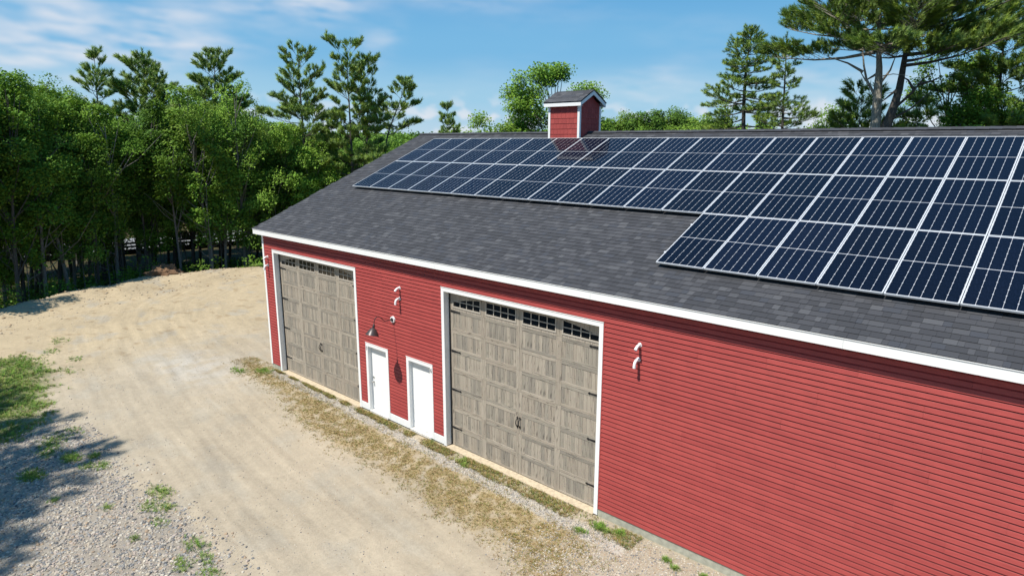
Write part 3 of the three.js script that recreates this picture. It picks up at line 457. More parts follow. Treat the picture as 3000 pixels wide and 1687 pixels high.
{
  const w = 2048, h = 1176;
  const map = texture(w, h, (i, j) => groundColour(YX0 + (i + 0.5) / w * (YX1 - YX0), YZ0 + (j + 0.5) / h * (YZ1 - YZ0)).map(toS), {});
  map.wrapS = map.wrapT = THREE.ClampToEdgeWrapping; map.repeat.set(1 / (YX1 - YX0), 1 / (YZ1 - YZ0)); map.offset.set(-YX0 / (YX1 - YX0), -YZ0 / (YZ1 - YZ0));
  const grit = texture(512, 512, (i, j) => { const u = i / 512 * Math.PI * 2, v = j / 512 * Math.PI * 2, a = n3(Math.cos(u) * 6, Math.sin(u) * 6 + Math.cos(v) * 6, Math.sin(v) * 6), b = Math.random(); const q = 0.4 + 0.25 * a + 0.35 * b * b; return [q, q, q]; }, { srgb: false, repeat: [0.45, 0.45] });
  const nx = 420, nz = 250, pos = [], uv = [], idx = [];
  for (let j = 0; j <= nz; j++) for (let i = 0; i <= nx; i++) { const x = mix(YX0, YX1, i / nx), z = mix(YZ0, YZ1, j / nz); pos.push(x, groundY(x, z), z); uv.push(x, z); }
  for (let j = 0; j < nz; j++) for (let i = 0; i < nx; i++) { const a = j * (nx + 1) + i, b = a + 1, c = a + nx + 1, d = c + 1; idx.push(a, c, b, b, c, d); }
  const g = new THREE.BufferGeometry(); g.setAttribute('position', new THREE.Float32BufferAttribute(pos, 3)); g.setAttribute('uv', new THREE.Float32BufferAttribute(uv, 2)); g.setIndex(idx); g.computeVertexNormals();
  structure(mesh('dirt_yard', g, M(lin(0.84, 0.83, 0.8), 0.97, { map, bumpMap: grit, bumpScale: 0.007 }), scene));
  // wide terrain around and below it
  const line = (a, b, n, p) => { const o = []; for (let i = -n; i <= n; i++) { const t = i / n; o.push(a * t + (b - a) * Math.sign(t) * Math.abs(t) ** p); } return o; };
  const xs = line(60, 1500, 70, 5).map((x) => x - 10), zs = line(60, 1500, 70, 5).map((z) => z - 10), P = [], U = [], I = [];
  for (const z of zs) for (const x of xs) { const inY = x > YX0 + 0.5 && x < YX1 - 0.5 && z > YZ0 + 0.5 && z < YZ1 - 0.5; P.push(x, groundY(x, z) - (inY ? 0.45 : 0.03), z); U.push(x, z); }
  const n = xs.length; for (let j = 0; j < zs.length - 1; j++) for (let i = 0; i < n - 1; i++) { const a = j * n + i; I.push(a, a + n, a + 1, a + 1, a + n, a + n + 1); }
  const t = new THREE.BufferGeometry(); t.setAttribute('position', new THREE.Float32BufferAttribute(P, 3)); t.setAttribute('uv', new THREE.Float32BufferAttribute(U, 2)); t.setIndex(I); t.computeVertexNormals();
  const floorMap = texture(512, 512, (i, j) => { const v = 0.7 + 0.3 * fbm(i / 64, j / 64) + 0.25 * (Math.random() - 0.5), q = n2(i / 40, j / 40) > 0.2; return q ? [v * 0.9, v, v * 0.5] : [v, v * 0.85, v * 0.55]; }, { repeat: [0.12, 0.12] });
  structure(mesh('forest_floor', t, M(lin(0.1, 0.095, 0.05), 1, { map: floorMap }), scene));
}

// loose stones, pebbles and grass
function scatter(name, label, category, geo, mat, items) {
  const im = new THREE.InstancedMesh(geo, mat, items.length), o = new THREE.Object3D(); im.name = name; im.castShadow = im.receiveShadow = true;
  items.forEach((it, i) => { o.position.set(...it.p); o.rotation.set(...it.r); o.scale.set(...it.s); o.updateMatrix(); im.setMatrixAt(i, o.matrix); im.setColorAt(i, it.c); });
  im.userData = { kind: 'stuff' }; if (label) Object.assign(im.userData, { label, category }); return im;
}
function stoneGeo(seed) { const r = rng(seed), g = new THREE.IcosahedronGeometry(1, 0), p = g.attributes.position, m = new Map(); for (let i = 0; i < p.count; i++) { const k = [p.getX(i), p.getY(i), p.getZ(i)].map((v) => v.toFixed(3)).join(); if (!m.has(k)) m.set(k, 0.7 + 0.5 * r()); const s = m.get(k); p.setXYZ(i, p.getX(i) * s, p.getY(i) * s * 0.55, p.getZ(i) * s * 0.8); } g.computeVertexNormals(); return g; }
{
  const r = rng(808), stoneM = M(lin(0.86, 0.85, 0.83), 0.92);
  const tones = [[0.38, 0.35, 0.31], [0.29, 0.285, 0.28], [0.2, 0.2, 0.2], [0.45, 0.39, 0.31], [0.54, 0.49, 0.41], [0.39, 0.29, 0.2], [0.13, 0.13, 0.135], [0.43, 0.36, 0.31]].map((c) => lin(...c));
  const stones = (n, where, lo, hi, pick) => { const out = []; for (let i = 0; i < n; i++) { const q = where(); if (!q) continue; const s = lo + (hi - lo) * r() ** 2.2; out.push({ p: [q[0], groundY(q[0], q[1]) + s * 0.12, q[1]], r: [(r() - 0.5) * 0.7, r() * 6.3, (r() - 0.5) * 0.7], s: [s, s * (0.7 + 0.5 * r()), s], c: tones[pick[Math.floor(r() * pick.length)]] }); } return out; };
  const gravel = stones(75000, () => { const x = -2.5 + r() * 17, z = 5.8 + r() * 6.2, k = within(gravelPoly, x + 0.3 * n2(x * 2, z * 2), z + 0.4 * n2b(x * 1.7, z * 1.7), 0.6) * (0.35 + 0.65 * smooth(-0.45, 0.25, fbm(x * 0.9, z * 0.9, 3))) + 0.05 * smooth(1.6, 0, distTo(gravelPoly, x, z)); return r() < k ? [x, z] : null; }, 0.012, 0.05, [0, 0, 1, 1, 2, 3, 4, 4, 5, 6, 7, 7, 3]);
  scene.add(scatter('crushed_stone', 'grey crushed stone spread over the yard in the lower left', 'gravel', stoneGeo(1), stoneM, gravel));
  const strip = stones(16000, () => { const x = 0.5 + r() * 15.2, [a, b] = stripZ(x), z = mix(a - 0.08, b + 0.1, (r() + r()) / 2); return [x, z]; }, 0.008, 0.026, [0, 0, 1, 2, 3, 4, 4, 7]);
  scene.add(scatter('drip_line_stone', 'strip of pale grey stone along the barn wall', 'gravel', stoneGeo(2), stoneM, strip));
  const pebbles = stones(48000, () => { const x = 13 + r() * 10, z = 0.05 + r() * 4; return r() < within(pebblePoly, x, z, 0.9) ? [x, z] : null; }, 0.01, 0.03, [3, 4, 4, 5, 7, 0, 2]);
  scene.add(scatter('pea_gravel', 'pale tan pea gravel beside the long red wall', 'gravel', stoneGeo(3), stoneM, pebbles));
  const loose = stones(70000, () => { const x = -18 + r() * 36, z = -6 + r() * 15; if (x > 0 && z < 0.8) return null; return r() < 0.25 + 0.75 * smooth(0.0, 0.5, fbm(x / 2, z / 2, 3)) ? [x, z] : null; }, 0.005, 0.021, [0, 2, 3, 5, 5, 6, 4]);
  scene.add(scatter('loose_pebble', 'loose pebbles strewn over the tan dirt yard', 'pebbles', stoneGeo(4), stoneM, loose));
  const clods = stones(900, () => { const z = -10 + r() * 16, x = edgeX(z) - 0.6 + 5 * r() ** 2; return [x, z]; }, 0.015, 0.09, [3, 3, 5]);
  scene.add(scatter('dirt_clod', 'lumps of dry dirt along the rim of the yard', 'dirt clods', stoneGeo(5), M(lin(0.8, 0.76, 0.68), 1), clods));

  // grass: each tuft is a handful of bent blades
  const tuft = (n, seed, spread, wide) => { const q = rng(seed), pos = []; for (let i = 0; i < n; i++) { const a = q() * 6.3, d = q() * spread, h = 0.5 + 0.5 * q(), l = 0.25 + 0.5 * q(), bx = Math.cos(a) * d, bz = Math.sin(a) * d, dx = Math.cos(a + q() - 0.5), dz = Math.sin(a + q() - 0.5), w = wide * (0.7 + 0.6 * q()), px = -dz * w, pz = dx * w, m = [bx + dx * l * 0.35, h * 0.65, bz + dz * l * 0.35], t = [bx + dx * l, h * 0.95, bz + dz * l]; pos.push(bx - px, 0, bz - pz, bx + px, 0, bz + pz, m[0] + px * 0.8, m[1], m[2] + pz * 0.8, bx - px, 0, bz - pz, m[0] + px * 0.8, m[1], m[2] + pz * 0.8, m[0] - px * 0.8, m[1], m[2] - pz * 0.8, m[0] - px * 0.8, m[1], m[2] - pz * 0.8, m[0] + px * 0.8, m[1], m[2] + pz * 0.8, ...t); } return fromTris(pos); };
  const grassM = M(lin(0.95, 0.95, 0.95), 0.9, { side: THREE.DoubleSide });
  const tufts = (n, where, lo, hi, cols) => { const out = []; for (let i = 0; i < n; i++) { const q = where(); if (!q) continue; const s = lo + (hi - lo) * r(), k = Math.floor(r() * cols.length), v = 0.75 + 0.5 * r(); out.push({ p: [q[0], groundY(q[0], q[1]) - 0.004, q[1]], r: [0, r() * 6.3, 0], s: [s, s * (0.7 + 0.6 * r()), s], c: lin(cols[k][0] * v, cols[k][1] * v, cols[k][2] * v) }); } return out; };
  const dryCols = [[0.3, 0.2, 0.07], [0.36, 0.26, 0.1], [0.24, 0.15, 0.05], [0.25, 0.25, 0.06], [0.4, 0.31, 0.14], [0.17, 0.2, 0.05]], greenCols = [[0.13, 0.25, 0.03], [0.18, 0.31, 0.035], [0.24, 0.31, 0.06], [0.1, 0.19, 0.03]];
  const dry = tufts(80000, () => { const x = -2 + r() * 19.5, z = -0.2 + r() * 3.4; const k = within(dryPoly, x + 0.3 * n2(x * 2, z * 2), z + 0.3 * n2b(x * 2, z * 2), 0.6) * smooth(-0.85, 0.3, fbm(x * 1.4, z * 1.4, 4)) + 0.14 * within(pebblePoly, x, z, 1) * smooth(0.1, 0.5, n2(x * 1.2, z * 1.2)); return r() < k ? [x, z] : null; }, 0.022, 0.05, dryCols);
  const wallSide = tufts(9000, () => { const x = 0.6 + r() * 15.5, [a] = stripZ(x), z = mix(0.07, a + 0.06, r()); return r() < smooth(-0.8, 0.3, n2(x * 0.9, 1)) && z > 0.065 ? [x, z] : null; }, 0.03, 0.08, [...dryCols, [0.13, 0.2, 0.035]]);
  scene.add(scatter('dry_grass', 'sparse brown and yellow grass along the front of the barn', 'dry grass', tuft(8, 5, 0.6, 0.05), grassM, [...dry, ...wallSide]));
  const patches = [[-7.3, 6.2, 1.1, 400], [-9.6, 4.44, 0.5, 60], [-8.15, 5.0, 0.45, 60], [-6.4, 4.7, 0.4, 40], [-5, 5.2, 0.5, 40], [2.9, 7.15, 0.32, 240], [3.25, 6.7, 0.2, 60], [3.75, 7.02, 0.22, 50], [4.0, 6.72, 0.26, 60], [3.26, 8.1, 0.38, 240], [1.4, 7.2, 0.5, 160], [2.0, 7.5, 0.45, 130], [1.0, 6.7, 0.4, 50], [5.0, 8.05, 0.16, 25], [6.5, 6.2, 0.4, 110], [7.0, 6.6, 0.3, 60], [7.3, 6.35, 0.25, 50], [6.3, 7.3, 0.16, 25], [7.8, 6.7, 0.25, 40], [9.2, 6.5, 0.3, 60], [9.7, 7.0, 0.3, 60], [9.9, 6.6, 0.25, 40], [8.1, 7.3, 0.14, 20], [10.4, 6.7, 0.3, 40], [-0.35, 1.0, 0.35, 90], [0.4, 0.42, 0.35, 160], [10.8, 0.3, 0.16, 70], [11.0, 0.42, 0.12, 40], [15.2, 0.34, 0.2, 120], [15.6, 0.25, 0.16, 80], [14.95, 0.75, 0.14, 40], [16.85, 0.4, 0.09, 30], [17.1, 0.5, 0.09, 25], [17.6, 0.35, 0.07, 20]];
  const spots = []; for (const [x, z, d, n] of patches) for (let i = 0; i < n; i++) { const a = r() * 6.3, q = d * Math.sqrt(-Math.log(1 - r() * 0.93)) * 0.65; spots.push([x + Math.cos(a) * q * 1.3, z + Math.sin(a) * q * 0.8]); }
  let si = 0;
  const green = [...tufts(spots.length, () => spots[si++], 0.04, 0.1, greenCols), ...tufts(24000, () => { const x = -9.5 + r() * 11, z = 5 + r() * 6; return r() < within(grassPoly, x + 0.4 * n2(x, z), z + 0.4 * n2b(x, z), 0.5) * (0.25 + 0.75 * smooth(-0.35, 0.2, fbm(x / 1.2, z / 1.2, 3))) ? [x, z] : null; }, 0.04, 0.13, [...greenCols, [0.27, 0.24, 0.09]]), ...tufts(2600, () => { const x = -20 + r() * 4, z = -12.5 + r() * 3.6; return [x, z]; }, 0.1, 0.3, greenCols)];
  scene.add(scatter('green_grass', 'green grass growing in patches on the yard', 'grass', tuft(9, 6, 0.5, 0.045), grassM, green));

  // mound of brown soil at the rim
  const mg = new THREE.SphereGeometry(1, 48, 24, 0, Math.PI * 2, 0, Math.PI / 2), mp = mg.attributes.position; for (let i = 0; i < mp.count; i++) { const x = mp.getX(i), y = mp.getY(i), z = mp.getZ(i), k = 1 + 0.22 * n3(x * 1.7, y * 1.7, z * 1.7) + 0.09 * n3(x * 6, y * 6, z * 6); mp.setXYZ(i, x * 1.0 * k, (y ** 1.25) * 0.72 * k - 0.1, z * 1.05 * k); } mg.computeVertexNormals();
  const mt = thing('soil_mound', 'mound of loose red-brown soil at the edge of the woods', 'soil mound', [-20.5, groundY(-20.5, -3.8) - 0.05, -3.8]);
  mesh('soil', mg, M(lin(0.3, 0.17, 0.09), 1, { map: texture(128, 128, (i, j) => { const v = 0.75 + 0.25 * fbm(i / 14, j / 14) + 0.2 * (Math.random() - 0.5); return [v, v, v]; }, { repeat: [3, 2] }), bumpMap: grain, bumpScale: 0.004 }), mt);
}

// ---------------------------------------------------------------- trees
const barkTex = (a, b) => texture(128, 256, (i, j) => { const f = fbm(i / 9, j / 34, 3), v = smooth(-0.5, 0.5, f) * 0.8 + 0.2 * Math.random(); return a.map((q, k) => toS(mix(q, b[k], v))); }, { repeat: [2, 0.5] });
const barks = [M(lin(1, 1, 1), 0.95, { map: barkTex([0.1, 0.09, 0.075], [0.27, 0.255, 0.23]) }), M(lin(1, 1, 1), 0.95, { map: barkTex([0.04, 0.035, 0.03], [0.13, 0.115, 0.1]) }), M(lin(1, 1, 1), 0.95, { map: barkTex([0.13, 0.11, 0.09], [0.47, 0.43, 0.35]) })];
const leafM = new THREE.MeshPhysicalMaterial({ color: 0xffffff, roughness: 0.8, side: THREE.DoubleSide, transmission: 0.3, thickness: 0, specularIntensity: 0.25 });
const needleM = new THREE.MeshPhysicalMaterial({ color: 0xffffff, roughness: 0.65, side: THREE.DoubleSide, transmission: 0.25, thickness: 0 });
function leafClump(n, seed, leaf, rad) {
  const r = rng(seed), pos = [];
  for (let i = 0; i < n; i++) {
    const c = V(r() - 0.5, r() - 0.5, r() - 0.5).normalize().multiplyScalar(rad * Math.cbrt(r())), d = V(r() - 0.5, (r() - 0.62) * 0.9, r() - 0.5).normalize(), up = V((r() - 0.5) * 1.2, 0.9, 0.5 + (r() - 0.5) * 1.2), s = V(0, 0, 0).crossVectors(d, up).normalize(), L = leaf * (0.7 + 0.6 * r());
    const a = c, b = c.clone().addScaledVector(d, L * 0.5).addScaledVector(s, L * 0.34), e = c.clone().addScaledVector(d, L), f = c.clone().addScaledVector(d, L * 0.5).addScaledVector(s, -L * 0.34);
    for (const v of [a, b, e, a, e, f]) pos.push(v.x, v.y, v.z);
  }
  return fromTris(pos);
}
function needleTuft(n, seed, wide) {                       // a bottle brush of needles along +y, one unit long
  const r = rng(seed), pos = [];
  for (let i = 0; i < n; i++) { const a = r() * 6.3, t = 0.35 + 0.65 * r(), d = V(Math.cos(a) * Math.sin(t), Math.cos(t), Math.sin(a) * Math.sin(t)), o = V(0, 0.75 * r() - 0.15, 0), s = V(-Math.sin(a + r()), r() - 0.5, Math.cos(a + r())).normalize().multiplyScalar(wide), e = o.clone().addScaledVector(d, 0.38 + 0.2 * r()); pos.push(o.x - s.x, o.y - s.y, o.z - s.z, o.x + s.x, o.y + s.y, o.z + s.z, e.x, e.y, e.z); }
  return fromTris(pos);
}
const clumps = [leafClump(34, 1, 0.145, 0.46), leafClump(34, 2, 0.13, 0.5)], nearClump = leafClump(36, 3, 0.125, 0.4), tuftG = needleTuft(26, 4, 0.04), tuftFine = needleTuft(34, 7, 0.03);
const leafTones = [[[0.1, 0.2, 0.022], [0.075, 0.165, 0.022], [0.13, 0.235, 0.026]], [[0.135, 0.25, 0.024], [0.1, 0.21, 0.022], [0.165, 0.275, 0.03]], [[0.18, 0.3, 0.034], [0.14, 0.265, 0.032], [0.21, 0.33, 0.045]]];
const pineTones = [[0.2, 0.31, 0.032], [0.155, 0.265, 0.038], [0.27, 0.37, 0.032], [0.125, 0.215, 0.038]];
const Q = new THREE.Quaternion(), UP = V(0, 1, 0), S1 = new THREE.Vector3(), MX = new THREE.Matrix4();
function crownMesh(parent, geo, mat, list) {
  const im = new THREE.InstancedMesh(geo, mat, list.length); im.name = 'crown'; im.castShadow = im.receiveShadow = true; im.userData.kind = 'stuff';
  list.forEach((it, i) => { im.setMatrixAt(i, MX.compose(it.p, it.q, S1.setScalar(it.s))); im.setColorAt(i, it.c); }); parent.add(im); return im;
}
// broadleaf tree: leaning trunk, limbs to lobes of foliage
function broadleaf(o) {
  const r = rng(o.seed), by = groundY(o.x, o.z) - 0.15, t = thing(o.name || 'leafy_tree', o.label, 'tree', [o.x, by, o.z], o.group);
  const top = V(o.tx - o.x, o.ty - by, o.tz - o.z), H = top.length(), tr = o.r || 0.045 + H * 0.0062, parts = [];
  const axis = (k) => V(top.x * (k * 0.7 + 0.3 * k * k) + 0.25 * Math.sin(k * 4 + o.seed) * k, top.y * k, top.z * (k * 0.7 + 0.3 * k * k) + 0.25 * Math.cos(k * 3.3 + o.seed) * k);
  const ks = [0, 0.03, 0.15, 0.3, 0.45, 0.6, 0.75, 0.92]; parts.push(tube(ks.map(axis), ks.map((k) => tr * (k === 0 ? 1.2 : 1 - 0.88 * k)), 8));
  const leaves = [], tones = leafTones[o.tone], N = o.lobes || Math.round(11 * o.rx + 8), vary = 0.8 + 0.45 * r(), mid = (o.low + 1) / 2;
  for (let i = 0; i < N; i++) {
    const k = o.low + (1.02 - o.low) * ((i + r()) / N), env = o.rx * Math.sqrt(Math.max(0.05, 1 - ((k - mid + 0.06) / (1.04 - mid + 0.06)) ** 2)), a = r() * 6.283, d = env * (0.25 + 0.8 * Math.sqrt(r())), ax = axis(Math.min(k, 1));
    const c = V(ax.x + Math.cos(a) * d, ax.y + (r() - 0.5) * 0.8, ax.z + Math.sin(a) * d), lr = (0.42 + 0.5 * r()) * (0.6 + 0.2 * o.rx) * (k > 0.9 ? 0.7 : 1);
    const k0 = Math.max(0.12, k - 0.12 - 0.18 * r()), s = axis(k0), m = s.clone().lerp(c, 0.5).add(V(0, -0.12 * d + 0.1, 0)); parts.push(tube([s, m, c], [tr * (1 - 0.8 * k0) * 0.5, tr * 0.22, 0.012], 5));
    const n = Math.round((o.dens || 1) * 46 * lr * lr);
    for (let q = 0; q < n; q++) { const v = V(r() - 0.5, (r() - 0.42), r() - 0.5).normalize().multiplyScalar(lr * (0.45 + 0.6 * r())); v.y *= 0.55; const tone = tones[Math.floor(r() * 3)], f = vary * (0.8 + 0.4 * r()); leaves.push({ p: c.clone().add(v), q: new THREE.Quaternion().setFromAxisAngle(UP, (r() - 0.5) * 1.5), s: (o.leaf || 1) * (0.75 + 0.55 * r()), c: lin(tone[0] * f, tone[1] * f, tone[2] * f) }); }
  }
  for (let i = 0; i < (o.bare || 2); i++) { const k = 0.2 + 0.5 * r(), a = r() * 6.283, l = (o.fan || 1) * (0.8 + 1.8 * r()), s = axis(k); parts.push(tube([s, s.clone().add(V(Math.cos(a) * l * 0.5, 0.3 * l, Math.sin(a) * l * 0.5)), s.clone().add(V(Math.cos(a) * l, 0.8 * l, Math.sin(a) * l))], [0.035, 0.022, 0.008], 4)); }
  mesh('trunk', merged(parts), barks[o.bark ?? (o.seed % 4 === 1 ? 0 : 1)], t);
  crownMesh(t, o.clump || clumps[o.seed % 2], leafM, leaves); return t;
}
// white pine or spruce: whorls of branches that carry plates of needle tufts
function pine(o) {
  const r = rng(o.seed), by = groundY(o.x, o.z) - 0.15, t = thing(o.name || 'pine_tree', o.label, 'tree', [o.x, by, o.z], o.group), parts = [], tufts = [];
  const pts = (o.path || [[o.x, by, o.z], [o.tx, o.ty, o.tz]]).map((p) => V(p[0] - o.x, p[1] - by, p[2] - o.z)), cv = new THREE.CatmullRomCurve3(pts.length > 2 ? pts : [pts[0], pts[0].clone().lerp(pts[1], 0.5).add(V(0.15, 0, 0.1)), pts[1]]), H = pts[pts.length - 1].y;
  const rad = (k) => o.r * Math.max(0.04, 1 - 0.96 * k ** 0.85); const tk = [...Array(15)].map((_, i) => i / 14); parts.push(tube(tk.map((k) => cv.getPoint(k)), tk.map(rad), 9));
  const add = (p, dir, s) => { const c = pineTones[Math.floor(r() * 4)], f = 0.8 + 0.45 * r(); tufts.push({ p, q: new THREE.Quaternion().setFromUnitVectors(UP, dir.normalize()), s: s * (0.8 + 0.4 * r()), c: lin(c[0] * f, c[1] * f, c[2] * f) }); };
  function branch(s, az, el, L, rb, bareTo = 0.3) {
    const D = V(Math.cos(az) * Math.cos(el), Math.sin(el), Math.sin(az) * Math.cos(el)), side = V(-Math.sin(az), 0, Math.cos(az)), bow = (o.bow ?? 0.16) * L, bend = (r() - 0.5) * 0.3 * L;
    const at = (k) => s.clone().addScaledVector(D, L * k).add(V(0, bow * (k * k - 0.55 * k), 0)).addScaledVector(side, bend * k * k);
    const ks = [0, 0.3, 0.6, 1]; parts.push(tube(ks.map(at), [rb, rb * 0.7, rb * 0.42, 0.008], 5));
    // twigs to both sides, each ending in a spray of brushes
    const n = Math.max(4, Math.round(L * (o.twigs || 4.2)));
    for (let i = 0; i <= n; i++) {
      const k = i === n ? 0.97 : bareTo + (1 - bareTo) * ((i + 0.6 * r()) / n), p = at(k), sg = i === n ? 0 : i % 2 ? 1 : -1, f = (k - bareTo) / (1 - bareTo), tl = (o.spread ?? 0.36) * L * (0.35 + 0.65 * Math.sin(Math.PI * Math.min(1, 0.2 + 0.75 * f))) * (0.6 + 0.6 * r()) + 0.15;
      const lift = (o.lift ?? 0.3) + 0.35 * r(), td = D.clone().multiplyScalar(0.55 + 0.4 * f).addScaledVector(side, sg * (0.75 + 0.3 * r())).add(V(0, lift, 0)).normalize(), e = p.clone().addScaledVector(td, tl).add(V(0, 0.12 * tl, 0));
      parts.push(tube([p, e], [0.014, 0.005], 3));
      const m = Math.max(3, Math.round((o.brush || 7) * tl / 0.8));
      for (let q = 0; q < m; q++) { const u = 0.25 + 0.75 * Math.sqrt((q + r()) / m), w = p.clone().lerp(e, u).add(V((r() - 0.5) * 0.22 * tl, (r() - 0.4) * 0.12, (r() - 0.5) * 0.22 * tl)); add(w, td.clone().add(V((r() - 0.5) * 1.1, 0.35 * r(), (r() - 0.5) * 1.1)), o.tuft); }
    }
  }
  let az = r() * 6.28, k = o.low;
  while (k < 0.985) {
    const f = (k - o.low) / (1 - o.low), L = o.prof(f) * (0.6 + 0.6 * r()), n = L < 0.8 ? 3 : (o.per || 3);
    for (let i = 0; i < n; i++) { az += 2.1 + 0.7 * r(); const kk = Math.min(0.985, k + (r() - 0.5) * 0.03); if (r() < (o.gap || 0)) continue; branch(cv.getPoint(kk), az, (o.el ? o.el(f) : -0.05 + 0.75 * f) + (r() - 0.5) * 0.35, L * (0.7 + 0.5 * r()), rad(kk) * 0.42 + 0.01, o.bareTo ?? 0.3); }
    k += (o.step || 0.04) * (0.75 + 0.5 * r());
  }
  for (const b of o.limbs || []) branch(V(b[0] - o.x, b[1] - by, b[2] - o.z), b[3], b[4], b[5], b[6] || 0.07, b[7] ?? 0.3);
  for (let i = 0; i < 4; i++) add(cv.getPoint(1).add(V((r() - 0.5) * 0.15, -0.15 * i, (r() - 0.5) * 0.15)), V(0, 1, 0), o.tuft);
  for (let i = 0; i < (o.dead || 0); i++) { const kd = 0.12 + (o.low - 0.06) * r(), a = r() * 6.28, l = 0.8 + 1.8 * r(), s = cv.getPoint(kd), e = s.clone().add(V(Math.cos(a) * l, (r() - 0.4) * l * 0.6, Math.sin(a) * l)); parts.push(tube([s, s.clone().lerp(e, 0.5).add(V(0, 0.1, 0)), e], [0.035, 0.02, 0.007], 4)); }
  for (const d of o.snags || []) { const p = d.map((q) => V(q[0] - o.x, q[1] - by, q[2] - o.z)); parts.push(tube(p, p.map((_, i) => mix(o.snagR || 0.07, 0.015, i / (p.length - 1))), 6)); }
  mesh('trunk', merged(parts), barks[o.bark ?? 1], t);
  crownMesh(t, o.fine ? tuftFine : tuftG, needleM, tufts); return t;
}
